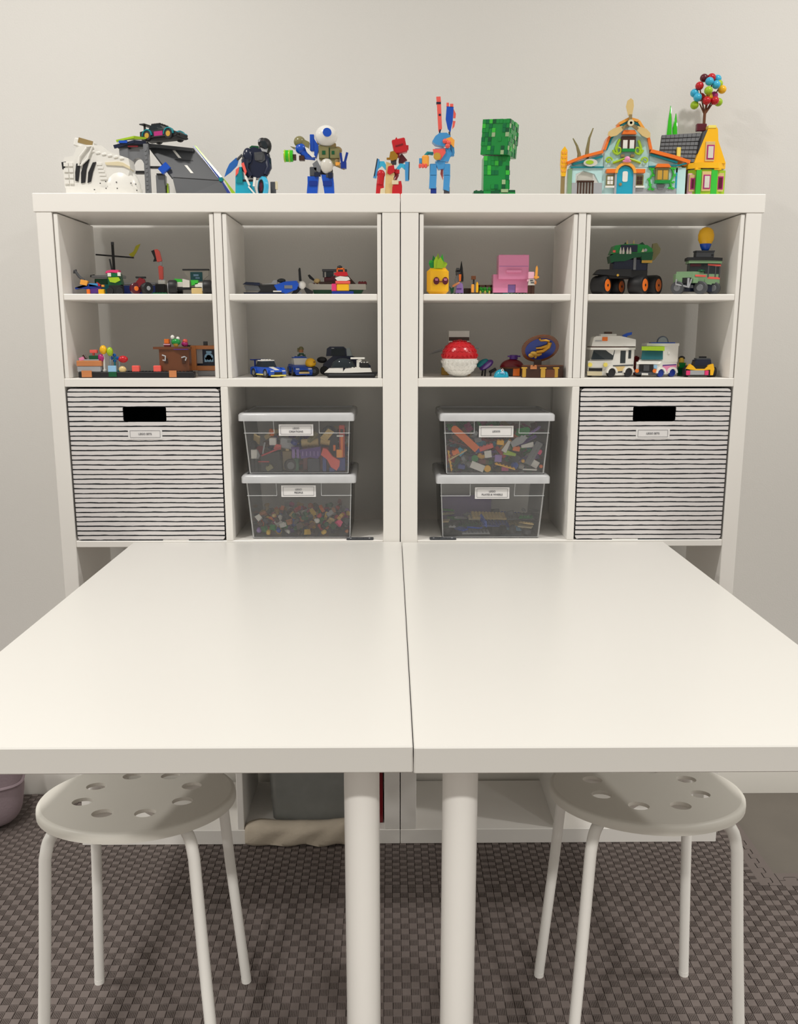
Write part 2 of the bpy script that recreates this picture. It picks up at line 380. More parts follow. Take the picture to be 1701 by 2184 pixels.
# ================================================================== striped fabric bins
def mk_stripes():
    m = bpy.data.materials.new('striped_canvas'); m.use_nodes = True; nt = m.node_tree; n = nt.nodes; l = nt.links; b = n['Principled BSDF']
    b.inputs['Roughness'].default_value = 0.9
    tc = n.new('ShaderNodeTexCoord'); sp = n.new('ShaderNodeSeparateXYZ'); l.new(tc.outputs['Object'], sp.inputs[0])
    def M(op, a, c=None):
        q = n.new('ShaderNodeMath'); q.operation = op
        for i, s in enumerate((a, c)):
            if s is None: continue
            if isinstance(s, (int, float)): q.inputs[i].default_value = s
            else: l.new(s, q.inputs[i])
        return q.outputs[0]
    mp = n.new('ShaderNodeMapping'); mp.inputs['Scale'].default_value = (11, 11, 60); l.new(tc.outputs['Object'], mp.inputs['Vector'])
    no = n.new('ShaderNodeTexNoise'); no.inputs['Scale'].default_value = 1.0; no.inputs['Detail'].default_value = 3; l.new(mp.outputs[0], no.inputs['Vector'])
    z = M('ADD', sp.outputs['Z'], M('MULTIPLY', M('SUBTRACT', no.outputs['Fac'], 0.5), 0.0034))
    fr = M('FRACT', M('DIVIDE', z, 0.01065))
    mp2 = n.new('ShaderNodeMapping'); mp2.inputs['Scale'].default_value = (40, 40, 300); l.new(tc.outputs['Object'], mp2.inputs['Vector'])
    n2 = n.new('ShaderNodeTexNoise'); n2.inputs['Scale'].default_value = 1.0; l.new(mp2.outputs[0], n2.inputs['Vector'])
    w = M('ADD', 0.15, M('MULTIPLY', n2.outputs['Fac'], 0.22))
    ln = M('LESS_THAN', fr, w)
    mx = n.new('ShaderNodeMix'); mx.data_type = 'RGBA'; mx.inputs['A'].default_value = tuple(lin(v) for v in (232,228,228))+(1,); mx.inputs['B'].default_value = tuple(lin(v) for v in (20,24,30))+(1,)
    l.new(ln, mx.inputs['Factor']); l.new(mx.outputs['Result'], b.inputs['Base Color'])
    n3 = n.new('ShaderNodeTexNoise'); n3.inputs['Scale'].default_value = 900; bp = n.new('ShaderNodeBump'); bp.inputs['Strength'].default_value = 0.4; bp.inputs['Distance'].default_value = .001
    l.new(tc.outputs['Object'], n3.inputs['Vector']); l.new(n3.outputs['Fac'], bp.inputs['Height']); l.new(bp.outputs['Normal'], b.inputs['Normal'])
    MATS['stripes'] = m
mk_stripes()
def label_card(parent, x, y, z, w, h, lines, size):
    c = ob('label_card', fill([rrect(x-w/2, x+w/2, z-h/2, z+h/2, .0008)], 0.0005, 'y'), 'card', parent); c.location = (0, y, 0)
    i = 0.0042; a, b, d, e = x-w/2+i, x+w/2-i, z-h/2+i*.8, z+h/2-i*.8; k = 0.0005
    ob('printed_border', T(fill([[(a,d),(b,d),(b,e),(a,e)], [(a+k,d+k),(b-k,d+k),(b-k,e-k),(a+k,e-k)]], 0.0002, 'y'), (0,-.0004,0)), 'print', c)
    for j, s in enumerate(lines):
        text('lettering', s, size, c, (x, -.0004, z+((len(lines)-1)/2-j)*size*1.25))
def fabric_bin(k, label, px_lab, hx):
    x0, x1 = cube_x(k); w = (x1-x0)/2-0.0035; H = ZS1U-ZS2-0.004; D = DEP-0.012
    t = thing('fabric_bin', label, 'storage bin', ((x0+x1)/2, 0.004, ZS2), 0, 'striped fabric bins')
    hw, hh, hz = 0.0505, 0.0165, H-0.056; hw2 = hw-.003
    hole = arc(hx-hw2+.003, hz+hh-.003, .003, 90, 180, 4)+arc(hx-hw2+.006, hz-hh+.006, .006, 180, 270, 4)+arc(hx+hw2-.006, hz-hh+.006, .006, 270, 360, 4)+arc(hx+hw2-.003, hz+hh-.003, .003, 0, 90, 4)
    outer = rrect(-w, w, 0.0006, H, 0.009, 5)
    ob('front_panel', fill([outer, hole], 0.0045, 'y'), 'stripes', t)
    s = [bx(-w+.001, -w+.0045, 0.004, H-.001, .0046, D), bx(w-.0045, w-.001, 0.004, H-.001, .0046, D), bx(-w+.0046, w-.0046, 0.006, H-.001, D-.0035, D), bx(-w+.0046, w-.0046, 0.0006, 0.004, .0046, D)]
    for q, nm in zip(s, ('side_wall', 'side_wall', 'back_wall', 'base')): ob(nm, q, 'stripes', t)
    ob('lining', J(bx(-w+.0048, -w+.006, .0045, H-.003, .006, D-.005), bx(w-.006, w-.0048, .0045, H-.003, .006, D-.005), bx(-w+.0062, w-.0062, .0065, H-.003, D-.006, D-.0045), bx(-w+.0062, w-.0062, .0045, .006, .006, D-.006), bx(-w+.0062, w-.0062, .0065, hz-hh-.001, .006, .0075), bx(-w+.005, w-.005, H-.0028, H-.0018, .006, D-.005)), 'liner', t)
    k2 = .0012
    ob('edge_piping', fill([rrect(-w-.0004, w+.0004, 0.0002, H+.0004, .009, 5), rrect(-w+k2*.6, w-k2*.6, .0012, H-k2, .0085, 5)], 0.0035, 'y'), 'liner', t, (0, .0010, 0))
    label_card(t, solve_x(px_lab, 0, 1.0)-(x0+x1)/2, -.0006, H-.0985, 0.0745, 0.0222, ['LEGO SETS'], 0.0060)
fabric_bin(0, 'striped black and white fabric bin in the left shelving unit', 308, 0.0)
fabric_bin(3, 'striped black and white fabric bin in the right shelving unit', 1393, -0.0005)

# ================================================================== toys
CR = dict(A=(120,240,4.2525), B=(460,240,5.003), C=(770,190,4.597), D=(1170,140,4.2525), E1=(130,490,5.003), E2=(480,530,5.003), E3=(890,520,5.003),
 E4=(1240,470,4.725), F1=(130,690,4.725), F2=(490,710,5.003), F3=(890,690,5.003), F4=(1230,690,4.86), G1=(490,850,5.003), G2=(880,850,5.003))
class Toy:
    """a toy measured off an enlarged view of the photograph: x across, z down, y = depth behind its front; turned into metres at its own distance"""
    def __init__(s, name, label, cat, crop, cx, Y, zs, group=None, base=None):
        x0, y0, k = CR[crop]; px = x0+cx/k
        if base is not None:
            lo, hi = 0.5, 2.2
            for _ in range(40):
                m = (lo+hi)/2; py = project(solve_x(px, Y, m), Y, m)[1]
                if py > y0+base/k: lo = m
                else: hi = m
            zs = m
        X = solve_x(px, Y, zs); q, py, D = project(X, Y, zs)
        s.k = D/F/k; s.kz = s.k/(math.cos(PITCH)+math.sin(PITCH)*(1092-py)/F); s.cx = cx; s.g = (py-y0)*k
        s.o = thing(name, label, cat, (X, Y, zs+0.0004), 0, group); s.zs = zs
    def p(s, name, mat, *sh, par=None, label=None, ang=35):
        v, f = J(*sh); v = [((a-s.cx)*s.k, b*s.k, (s.g-c)*s.kz) for a, b, c in v]
        o = ob(name, (v, [tuple(reversed(q)) for q in f]), mat, par or s.o, ang=ang)
        if label: o['label'] = label
        return o
def hx(q, d):
    """slab: four corner points and the offset to its other face"""
    v = [tuple(p) for p in q]+[tuple(p[i]+d[i] for i in range(3)) for p in q]
    f = [(3,2,1,0),(4,5,6,7),(0,1,5,4),(1,2,6,5),(2,3,7,6),(3,0,4,7)]
    c = [sum(p[i] for p in v)/8 for i in range(3)]; a, b, e = (Vector(v[i]) for i in f[0])if False else (Vector(v[3]),Vector(v[2]),Vector(v[1]))
    if (b-a).cross(e-a).dot(a-Vector(c)) < 0: f = [tuple(reversed(t)) for t in f]
    return (v, f)
def dm(c, r, up=-1, n=20, m=7):
    v = []; f = []
    for j in range(m+1):
        t = PI/2*j/m; k = max(math.cos(t), .004)
        for i in range(n): a = 2*PI*i/n; v.append((c[0]+r[0]*k*math.cos(a), c[1]+r[1]*k*math.sin(a), c[2]+up*r[2]*math.sin(t)))
    for j in range(m):
        for i in range(n): f.append((j*n+i, j*n+(i+1)%n, (j+1)*n+(i+1)%n, (j+1)*n+i))
    f.append(tuple(reversed(range(n))))
    if up < 0: f = [tuple(reversed(q)) for q in f]
    return (v, f)
def dash(ax, az, bx_, bz, w, y0, y1):
    """bar from (ax,az) to (bx,bz), width w, in the x-z plane"""
    dx, dz = bx_-ax, bz-az; L = math.hypot(dx, dz); nx, nz = -dz/L*w/2, dx/L*w/2
    return pr([(ax+nx,az+nz),(bx_+nx,bz+nz),(bx_-nx,bz-nz),(ax-nx,az-nz)], y0, y1)

# ---- on top of the shelving units
t = Toy('toy_sneaker', 'white brick-built sneaker with three black stripes on its side', 'toy shoe', 'A', 440, 0.046, ZT); g = t.g
t.p('sole', 'white', pr(rrect(105, 560, -75, 130, 40), g-66, g, 'z'), pr([(430,-95)]+[(600+175*math.sin(R(a)), 20-115*math.cos(R(a))) for a in range(0,181,15)]+[(430,130)], g-66, g, 'z'))
up = t.p('upper', 'white', pr([(108,g-62),(98,485),(118,425),(203,408),(235,335),(300,312),(455,318),(500,365),(690,432),(702,520),(640,g-62)], -62, 110))
t.p('toe_cap', 'white', dm((598,15,g-60), (172,110,205)), ang=50)
t.p('toe_ridge', 'cream', pr([(480,470),(600,462),(640,470),(700,505),(702,530),(640,500),(490,492)], -72, 60))
t.p('tongue', 'white', T(bx(195,375,258,330,-20,70), rot=(0,-14,0), about=(285,0,300)), bx(250,330,310,400,-10,60))
t.p('tongue_label', 'dtan', T(bx(238,368,254,300,-24,-19,0.5), rot=(0,-16,0), about=(300,0,280)))
for q in ([(225,480),(262,478),(250,540),(232,640),(206,632),(210,560)], [(300,455),(345,440),(312,530),(292,648),(256,655),(262,560)], [(372,470),(402,465),(366,560),(345,640),(314,652),(326,560)]):
    t.p('side_stripe', 'black', pr(q, -70, -58))
t.p('heel_tab', 'black', pr([(92,468),(132,462),(118,525),(96,530)], -66, -40))
for i in range(6):
    x = 370+i*52; z = 372+i*12
    t.p('lace', 'white', T(bx(x-20,x+22,z-12,z+12,-70,70,6), rot=(0,12,0), about=(x,0,z)))
t.p('lace', 'white', tu([(245,-72,500),(262,-76,420),(330,-74,340),(380,-72,330),(330,-76,440),(262,-72,500)], 9, 8))
t.p('side_plates', 'white', *[T(bx(112+i*15,152+i*14,470+j*52,505+j*52,-74,-60), rot=(0,0,0)) for j in range(4) for i in (0,3)], *[bx(405+6*i,452+10*i,470+i*32,494+i*32,-70,-60) for i in range(5)])
t.p('seam_dots', 'black', *[bx(x,x+9,z,z+8,-97,-88,0) for x, z in ((430,655),(480,640),(480,700),(575,645),(580,700),(375,712))], *[bx(x,x+9,z,z+8,y,y+6,0) for x, z, y in ((700,650,-78),(735,655,-52),(740,710,-48))])

t = Toy('toy_ramp', 'dark grey toy road ramp with lime and navy edge rails', 'toy ramp', 'A', 1000, 0.128, ZT); g = t.g
RA, RB, RC, RD = (838,95,288), (1250,95,320), (1512,-60,630), (1078,-60,602)
rd = t.p('road', 'dgrey', hx([RA,RB,RC,RD], (-6,6,14)))
def on(u, v, lift=3):
    p = [RA[i]*(1-u)*(1-v)+RB[i]*u*(1-v)+RC[i]*u*v+RD[i]*(1-u)*v for i in range(3)]; return (p[0], p[1]-lift, p[2]-lift*.5)
def mark(u0, u1, v0, v1): return hx([on(u0,v0),on(u1,v0),on(u1,v1),on(u0,v1)], (0,3.5,2))
for v0, v1 in ((.10,.34),(.57,.82)): t.p('lane_mark', 'white', mark(.47,.53,v0,v1), par=rd)
t.p('start_dashes', 'white', *[mark(u+.0,u+.045,.01+.02*(i%2),.035+.02*(i%2)) for i, u in enumerate([.10+.055*j for j in range(6)]+[.68+.055*j for j in range(5)])], par=rd)
t.p('road_seam', 'black', mark(.02,.98,.985,.998), mark(.35,.75,.40,.405), par=rd)
t.p('lower_flap', 'dgrey', hx([(1080,-62,606),(1510,-62,634),(1605,-110,g-2),(1130,-110,g-2)], (-6,20,0)))
t.p('edge_rail', 'lime', hx([(1250,92,285),(1272,92,292),(1522,-62,596),(1508,-62,612)], (0,22,6)), hx([(1525,-62,600),(1545,-62,620),(1690,-110,g-4),(1640,-110,g-4)], (0,22,2)))
t.p('rail_stripe', 'dblue', hx([(1240,88,292),(1252,88,290),(1512,-66,612),(1498,-66,622)], (0,20,6)), hx([(1505,-66,622),(1520,-66,625),(1640,-114,g-2),(1600,-114,g-2)], (0,20,2)))
t.p('hinge', 'teal', cy((1512,-52,620), 20, 46, 'y'))
t.p('platform', 'dgrey', hx([(600,-40,300),(850,30,270),(850,110,270),(600,110,300)], (0,0,40)), hx([(838,30,280),(1250,60,318),(1250,110,318),(838,110,280)], (0,0,30)))
t.p('platform_edge', 'navy', hx([(562,-52,315),(748,-44,268),(845,-20,272),(845,-20,300)], (0,14,0)), hx([(562,-52,315),(748,-44,268),(748,-44,292),(572,-52,345)], (0,14,0)))
t.p('edge_rail', 'lime', hx([(590,-50,268),(750,-46,232),(850,-22,240),(852,-22,255)], (0,30,0)), hx([(590,-50,268),(750,-46,232),(750,-46,250),(592,-50,286)], (0,30,0)))
t.p('clip', 'blue', bx(615,690,275,298,-60,-40), par=None)
t.p('brace_clip', 'blue', T(bx(960,1055,490,555,-72,-30), rot=(0,40,0), about=(1005,0,520)))
t.p('support_post', 'grey', bx(825,872,300,g,-48,0), bx(836,862,330,g-30,-54,-48))
t.p('support_post', 'grey', bx(604,690,330,g,-30,90))
t.p('support_post', 'grey', bx(905,990,560,g,30,100))
t.p('arch_beam', 'grey', pr([(690,345),(690,g-200),(702,520)]+[(765-62*math.cos(R(a)), 520-100*math.sin(R(a))) for a in range(15,166,15)]+[(828,520),(828,345)], -20, 60))
t.p('shelf_plate', 'black', bx(725,822,535,556,-20,60), bx(860,985,490,506,0,60), bx(920,985,555,566,0,60))
t.p('back_wall', 'dgrey', bx(905,1010,g-160,g,60,100)); t.p('trim_post', 'lime', bx(1004,1016,g-170,g,20,60))
t.p('post_studs', 'grey', *[cy((848,-56,z), 9, 8, 'y', 8) for z in range(360, int(g)-20, 38)])
t.p('stripe_plate', 'dred', bx(690,780,318,330,-46,-30)); RAMP = t

def car(name, label, cat, px, Y, zs, L, Wd, H, rz, c, group=None, low=False):
    """toy car, nose towards +x; dimensions in metres; c: colours"""
    o = thing(name, label, cat, (solve_x(px, Y, zs), Y, zs+.0004), rz, group)
    l, w = L/2, Wd/2; r = c.get('r', H*0.24); z0 = r*0.55; zb = H*0.58
    n = c.get('nose', 0.72)
    body = ob('body', J(pr([(-l,z0),(l*.96,z0),(l,H*.34),(l*.92,H*.42),(l*.30,zb),(-l*.75,zb*1.04),(-l,zb*.95)], -w*.86, w*.86)), c['b'], o)
    ob('chassis', bx(-l*.96, l*.97, z0*.5, z0*1.05, -w*.8, w*.8), c.get('ch', 'black'), o)
    ob('cabin', pr([(l*.28,zb*.97),(l*.02,H*.93),(-l*.42,H*.93),(-l*.68,zb*.97)], -w*.66, w*.66), c['w'], o)
    ob('roof', bx(-l*.42, l*.04, H*.92, H*.98, -w*.68, w*.68), c['t'], o)
    for s in (-1, 1):
        ob('side_skirt', bx(-l*.42, l*.42, z0, z0+H*.07, s*w*.84, s*w*.93), c.get('sk', c['b']), o)
        ob('headlight', bx(l*.90, l*.985, H*.33, H*.41, s*w*.45, s*w*.8), c.get('hl', 'clear'), o)
        for fx in (-.58, .58):
            fd = ob('fender', pr(arc(l*fx, r, r*1.28, 0, 180, 10)+arc(l*fx, r, r*1.05, 180, 0, 10), s*w*.72, s*w*1.0), c.get('f', c['b']), o)
            wh = ob('wheel', wheel((l*fx, s*w*.84, r), r, w*.30), 'black', o); ob('hub', cy((l*fx, s*w*.97, r), r*.56, w*.08, 'y', 12), c.get('h', 'lgrey'), wh)
    ob('bumper', bx(l*.94, l*1.03, z0*.6, z0*1.2, -w*.8, w*.8), c.get('bp', c['b']), o); ob('grille', bx(l*.95, l*1.01, z0*1.25, H*.32, -w*.42, w*.42), c.get('gr', 'black'), o)
    if 'st' in c: ob('bonnet_stripe', pr([(l*.90,H*.435),(l*.30,zb*1.03),(l*.30,zb*.97),(l*.90,H*.40)], -w*.24, w*.24), c['st'], o)
    if 'sp' in c:
        sp = ob('spoiler', bx(-l*1.0, -l*.72, H*.96, H*1.02, -w*.9, w*.9), c['sp'], o)
        for s in (-1, 1): ob('spoiler_strut', bx(-l*.9, -l*.80, zb*.9, H*.96, s*w*.45, s*w*.55), c['sp'], sp)
    if 'dec' in c: ob('door_panel', J(*[bx(-l*.22, l*.25, z0*1.4, zb*.85, s*w*.85, s*w*.90) for s in (-1,1)]), c['dec'], o)
    ob('studs', studs(-l*.40, l*.0, -w*.5, w*.5, H*.98, 0.0078), c['t'], o)
    return o
t2 = RAMP; zr = t2.zs+(t2.g-272)*t2.kz
car('toy_car', 'black and teal sports car parked on top of the grey ramp', 'toy car', 350, 0.133, zr+.0008, 0.098, 0.046, 0.036, R(-24), dict(b='black', w='smoke', t='black', f='teal', h='gold', sp='black', dec='magenta', st='teal', hl='turq', r=.0105))

t = Toy('toy_motorbike', 'turquoise toy motorbike with a big round front wheel', 'toy motorbike', 'B', 420, 0.07, ZT); g = t.g
w_ = t.p('front_wheel', 'azure', T(lathe((0,0,0), [(74,-22),(100,-26),(112,-14),(112,14),(100,26),(74,22)], 'x', 26), (512,-30,g-112), (0,0,28)))
t.p('tyre_core', 'black', T(lathe((0,0,0), [(80,-25),(80,25)], 'x', 22), (512,-30,g-112), (0,0,28)), par=w_)
t.p('hub', 'maroon', T(lathe((0,0,0), [(46,-30),(50,-26),(50,26),(46,30)], 'x', 18), (512,-30,g-112), (0,0,28)), par=w_)
t.p('body', 'turq', pr([(215,g),(222,690),(270,590),(292,590),(310,724),(400,724),(430,g-40),(420,g)], -30, 60))
t.p('fairing', 'teal', pr([(230,760),(270,600),(292,595),(300,760)], -44, 74)); t.p('seat', 'black', bx(300,420,722,745,-34,64))
t.p('coral_panel', 'coral', pr([(290,560),(318,545),(345,640),(330,680)], -52, -28), pr([(230,620),(268,590),(262,650),(225,690)], -40, -20))
t.p('front_fork', 'white', dash(330,690,372,790,22,-56,-36), dash(432,705,420,800,26,-70,-40), dash(360,800,430,g-30,16,-56,-30))
t.p('fin_blade', 'tblue', pr([(100,690),(128,610),(160,550),(235,485),(258,510),(240,570),(170,640)], 0, 14)); t.p('blade_arm', 'dgrey', tu([(240,8,510),(290,8,460),(310,8,500)], 16, 8))
t.p('exhaust', 'dgrey', bx(585,640,740,g-20,0,50)); t.p('side_plate', 'cream', bx(636,660,735,820,0,50)); t.p('rear_wheel', 'black', wheel((300,20,g-70), 70, 40))
t = Toy('toy_rider', 'navy and black brick-built rider leaning forward on the turquoise motorbike', 'toy figure', 'B', 440, 0.087, ZT, base=718)
t.p('torso', 'navy', pr([(330,700),(300,560),(330,420),(420,380),(540,420),(585,520),(570,640),(520,700),(420,715)], -48, 62))
t.p('chest_panel', 'dgrey', pr([(425,440),(530,430),(540,520),(500,545),(430,520)], -56, -46), pr([(440,470),(520,460),(512,520),(452,524)], -62, -54))
for x, y, rr in ((356,-40,70),(540,20,56)): t.p('shoulder', 'navy', el((x,y,480), (rr*.8,46,rr*1.3)), ang=60)
t.p('arm', 'navy', tu([(330,-56,520),(330,-70,620),(385,-74,700)], 42, 10, 30)); t.p('arm', 'navy', tu([(560,-10,500),(575,-40,600),(540,-60,680)], 38, 10, 26))
t.p('leg', 'black', tu([(410,20,690),(460,-10,640),(520,20,718)], 40, 10, 34))
h = t.p('helmet', 'black', el((540,-10,365), (66,72,86)), el((510,0,330), (50,60,55)), ang=60)
t.p('visor', 'smoke', pr([(500,330),(545,320),(575,380),(560,410),(520,390)], -84, -68), par=h); t.p('chin_guard', 'lgrey', pr([(490,390),(540,410),(575,400),(560,440),(510,430)], -74, -40), pr([(468,310),(500,300),(490,330),(470,330)], -60,-20), par=h)
t.p('collar', 'dgreen', pr([(372,385),(400,365),(470,370),(480,420),(400,410)], -40, 40))

t = Toy('toy_robot', 'blue and olive brick robot with a plain white ball head and green fist', 'toy robot', 'B', 1120, 0.085, ZT); g = t.g
for x0, x1, xf in ((985,1110,968), (1130,1262,1170)):
    l_ = t.p('leg', 'blue', pr([(x0,690),(x1-5,690),(x1-16,780),(x1-30,g),(xf,g),(x0,760)] if x0 < 1100 else [(x0,670),(x1-8,680),(x1,760),(x1+6,g),(xf,g),(x0+20,780)], -35, 60))
    t.p('knee_plate', 'dblue', bx(x0+18,x1-22,740,790,-46,-34), par=l_)
t.p('hip', 'dgrey', bx(1010,1090,590,690,-40,60), bx(1180,1255,640,705,-40,60), bx(1010,1250,600,660,0,60)); t.p('pouch', 'navy', bx(1060,1125,650,695,-56,-30), bx(1205,1250,655,710,-56,-30))
t.p('torso', 'olive', pr([(1105,370),(1150,350),(1330,400),(1335,470),(1290,560),(1200,570),(1110,510)], -30, 80))
t.p('chest_plate', 'olive', bx(1115,1215,380,500,-50,-28), bx(1228,1330,400,500,-46,-28)); t.p('chest_mark', 'dgreen', bx(1145,1180,425,465,-54,-49), bx(1245,1275,425,462,-50,-45), bx(1218,1226,390,520,-40,-28))
t.p('belly', 'offwhite', el((1190,-30,580), (68,40,82)), ang=60); t.p('waist', 'grey', pr([(1040,560),(1090,520),(1130,600),(1120,660),(1060,620)], -40, 40))
t.p('head', 'white', el((1190,-10,265), (118,110,112), 24, 14), ang=60)
t.p('head_disc', 'blue', T(cy((0,0,0), 46, 16, 'y', 20), (1205,-112,248), (0,8,12)))
t.p('neck', 'dtan', bx(1090,1130,270,350,-20,50), bx(1130,1290,340,385,-20,60)); t.p('shoulder_post', 'blue', bx(1015,1060,245,420,-10,50), pr([(1060,290),(1115,380),(1080,500),(1060,470)], -20, 50))
t.p('shoulder_pad', 'olive', el((905,10,320), (62,56,60)), pr([(930,290),(1010,330),(1000,400),(900,380)], -30, 50), pr([(806,368),(860,380),(850,402)], 0, 30), ang=50)
t.p('shoulder_pad', 'dtan', el((1305,20,410), (48,46,44)), ang=50)
t.p('arm', 'blue', el((920,0,395), (60,56,60)), tu([(930,0,420),(980,-10,480),(1070,-10,490)], 40, 10, 30), ang=50); t.p('arm_plate', 'white', pr([(965,385),(1000,400),(1075,490),(1040,495),(985,440)], -62, -40))
fi = t.p('fist', 'tgreen', cy((790,-20,475), 62, 96, 'x', 18)); t.p('fist_bands', 'lime', *[lathe((x,-20,475), [(64,-8),(66,0),(64,8)], 'x', 18) for x in (752,800)], par=fi); t.p('fist_core', 'dbrown', cy((850,-20,490), 34, 40, 'x', 12), bx(900,960,470,525,-40,20), par=fi)
t.p('arm', 'dtan', tu([(1300,10,460),(1300,-20,560),(1380,-50,600)], 36, 10, 28)); t.p('hand', 'dblue', bx(1340,1400,540,615,-80,-20), dash(1350,540,1340,450,24,-70,-40), dash(1385,540,1410,445,24,-70,-40)); t.p('wrist_stud', 'lorange', bx(1285,1335,545,580,-60,-30))

t = Toy('toy_mech', 'kneeling red and gold brick mech with light blue side shields', 'toy robot', 'C', 275, 0.075, ZT); g = t.g
t.p('leg', 'red', pr([(140,g),(150,940),(195,880),(220,930),(230,g)], -30, 40)); t.p('leg', 'red', pr([(300,g),(305,970),(330,920),(390,910),(400,960),(398,g)], -50, 30))
t.p('leg_band', 'cream', bx(300,365,905,945,-56,-30), pr([(180,g),(190,985),(230,975),(240,g)], -40, -25))
t.p('torso', 'tan', pr([(230,g),(240,850),(320,830),(310,g)], -34, 40), pr([(245,720),(300,740),(330,850),(240,870)], -20, 40))
t.p('chest_plate', 'red', pr([(265,770),(320,755),(330,820),(280,850),(255,830)], -44, -20), bx(330,375,795,835,-20,30)); t.p('arm', 'red', el((195,-10,840), (40,34,44)), tu([(195,-10,850),(185,-10,940)], 34, 10, 36), ang=50)
t.p('arm', 'dred', tu([(330,10,790),(350,0,850),(325,-10,900)], 20, 8))
t.p('neck', 'dgrey', bx(290,345,690,745,-20,30)); t.p('gold_collar', 'pearl_gold', pr([(275,690),(285,630),(320,620),(360,665),(350,700),(300,715)], -44, 30), bx(250,300,680,700,-20,10))
t.p('head_block', 'red', T(bx(310,440,500,640,-40,55), rot=(0,12,0), about=(375,0,570)), pr([(318,530),(345,485),(365,525)], -30, 30), bx(430,462,560,605,-20,30)); t.p('head_slot', 'dred', T(bx(335,410,560,572,-46,-38), rot=(0,16,0), about=(370,0,566)), pr([(310,620),(370,610),(380,700),(345,660)], -30, 30))
t.p('back_spine', 'maroon', pr([(370,660),(400,640),(450,700),(380,750),(365,720)], 0, 50))
for s, q in ((1, [(162,690),(182,700),(150,880),(118,875)]), (-1, [(430,720),(474,722),(466,905),(430,905),(428,800)])): t.p('side_shield', 'mblue', pr(q, -20, 10)); 
t.p('shield_arm', 'azure', pr([(178,715),(225,715),(250,760),(240,800),(205,760),(165,790)], -14, 8)); t.p('shield_arm', 'azure', pr([(345,780),(380,735),(435,745),(432,800),(395,770),(370,800)], -14, 8)); t.p('shield_edge', 'black', dash(160,690,128,860,9,-24,14), dash(470,722,466,895,8,-24,14))

t = Toy('toy_figure', 'light blue jointed brick figure with a tall coral rod and a blue blade', 'toy figure', 'C', 760, 0.08, ZT); g = t.g
for x, b in ((705,0), (835,1)):
    l_ = t.p('leg', 'mblue', bx(x-36+b*4,x+32,740,860,-28,34), pr([(x-36,850),(x+32,850),(x+26,980),(x-42,980)] if not b else [(x-28,850),(x+34,850),(x+24,g-70),(x-34,g-90)], -28, 34))
    t.p('foot', 'coral', bx(x-120 if not b else x-80, x+42, g-22, g, -60, 40), par=l_); t.p('ankle', 'dblue' if not b else 'dgrey', bx(x-26,x+30,960,g-20,-20,30), par=l_)
t.p('pelvis', 'mblue', pr([(720,720),(820,720),(805,790),(750,795)], -30, 40)); t.p('tail_piece', 'coral', pr([(780,790),(800,790),(800,890),(775,830)], 20, 50))
t.p('torso', 'mblue', pr([(700,620),(720,595),(860,590),(880,640),(850,720),(740,720)], -34, 60)); t.p('chest_plate', 'coral', pr([(695,605),(815,598),(820,640),(770,710),(715,690)], -46, -32)); t.p('chest_dial', 'black', cy((738,-48,675), 34, 8, 'y', 16)); t.p('dial_rim', 'gold', lathe((738,-50,675), [(36,-5),(36,5),(28,6),(28,-6)], 'y', 18))
t.p('arm', 'teal', tu([(700,0,640),(650,-5,635),(605,-20,690)], 18, 8)); t.p('glove', 'lorange', bx(592,660,660,770,-50,20,14)); t.p('hand', 'coral', *[bx(x,x+26,738+abs(x-600)*.2,785,-56,-10,8) for x in (560,588,616)]); t.p('cuff', 'mblue', bx(565,592,690,740,-40,10))
t.p('arm', 'mblue', tu([(850,10,660),(890,0,630),(880,-20,560)], 22, 8), bx(855,905,620,665,-20,30)); t.p('glove', 'lorange', pr([(820,505),(870,488),(905,520),(900,590),(870,560)], -50, 20)); t.p('hand', 'coral', *[el((x,-50,z), (24,22,24)) for x, z in ((812,530),(845,545),(838,575))], ang=60)
t.p('head_block', 'mblue', pr([(690,530),(720,480),(760,450),(830,448),(868,480),(850,540),(800,580),(720,560)], -48, 52)); 
t.p('coral_rod', 'coral', pr([(727,100),(768,98),(772,140),(785,400),(762,440),(750,420),(735,190)], -10, 16)); t.p('rod_band', 'navy', bx(728,772,150,170,-14,20), bx(752,772,262,280,-14,20), dash(768,410,762,445,14,-12,18))
t.p('blue_blade', 'blue', pr([(828,190),(895,195),(888,330),(866,440),(840,400),(820,310)], -8, 14)); t.p('blade_tip', 'coral', bx(826,850,155,195,-8,14), bx(860,892,165,200,-8,14)); t.p('blade_fin', 'coral', pr([(895,215),(918,260),(914,300),(892,300)], -4, 10), pr([(890,325),(915,330),(905,380),(884,405)], -4, 10)); t.p('blade_socket', 'dgrey', dash(856,430,860,475,16,-10,16))

t = Toy('toy_block_tower', 'mottled green brick tower, a large cube on a narrower column', 'toy tower', 'C', 1330, 0.085, ZT); g = t.g
GC = ['green','dgreen','bgreen','pgreen','sand','green','pgreen','green']
rnd = random.Random(3)
def mottled(cells, x0, x1, z0, z1, y, nx, nz, side=0):
    w, h = (x1-x0)/nx, (z1-z0)/nz; d = {}
    for i in range(nx):
        for j in range(nz):
            if rnd.random() < .45: d.setdefault(rnd.choice(cells), []).append(bx(x0+i*w+.5, x0+(i+1)*w-.5, z0+j*h+.5, z0+(j+1)*h-.5, y, y+6, 1))
    return d
def patches(t, par, M, *args):
    for k, v in mottled(*args).items(): t.p('colour_tile', k, T(J(*v), *M[0]) if M else J(*v), par=par)
hd = [((0,0,0),(0,-3,26))]
col_ = t.p('column', 'green', bx(1190,1440,668,g,-40,150,4)); 
for k, v in mottled(GC, 1190, 1440, 670, g-50, -45, 7, 8).items(): t.p('colour_tile', k, *v, par=col_)
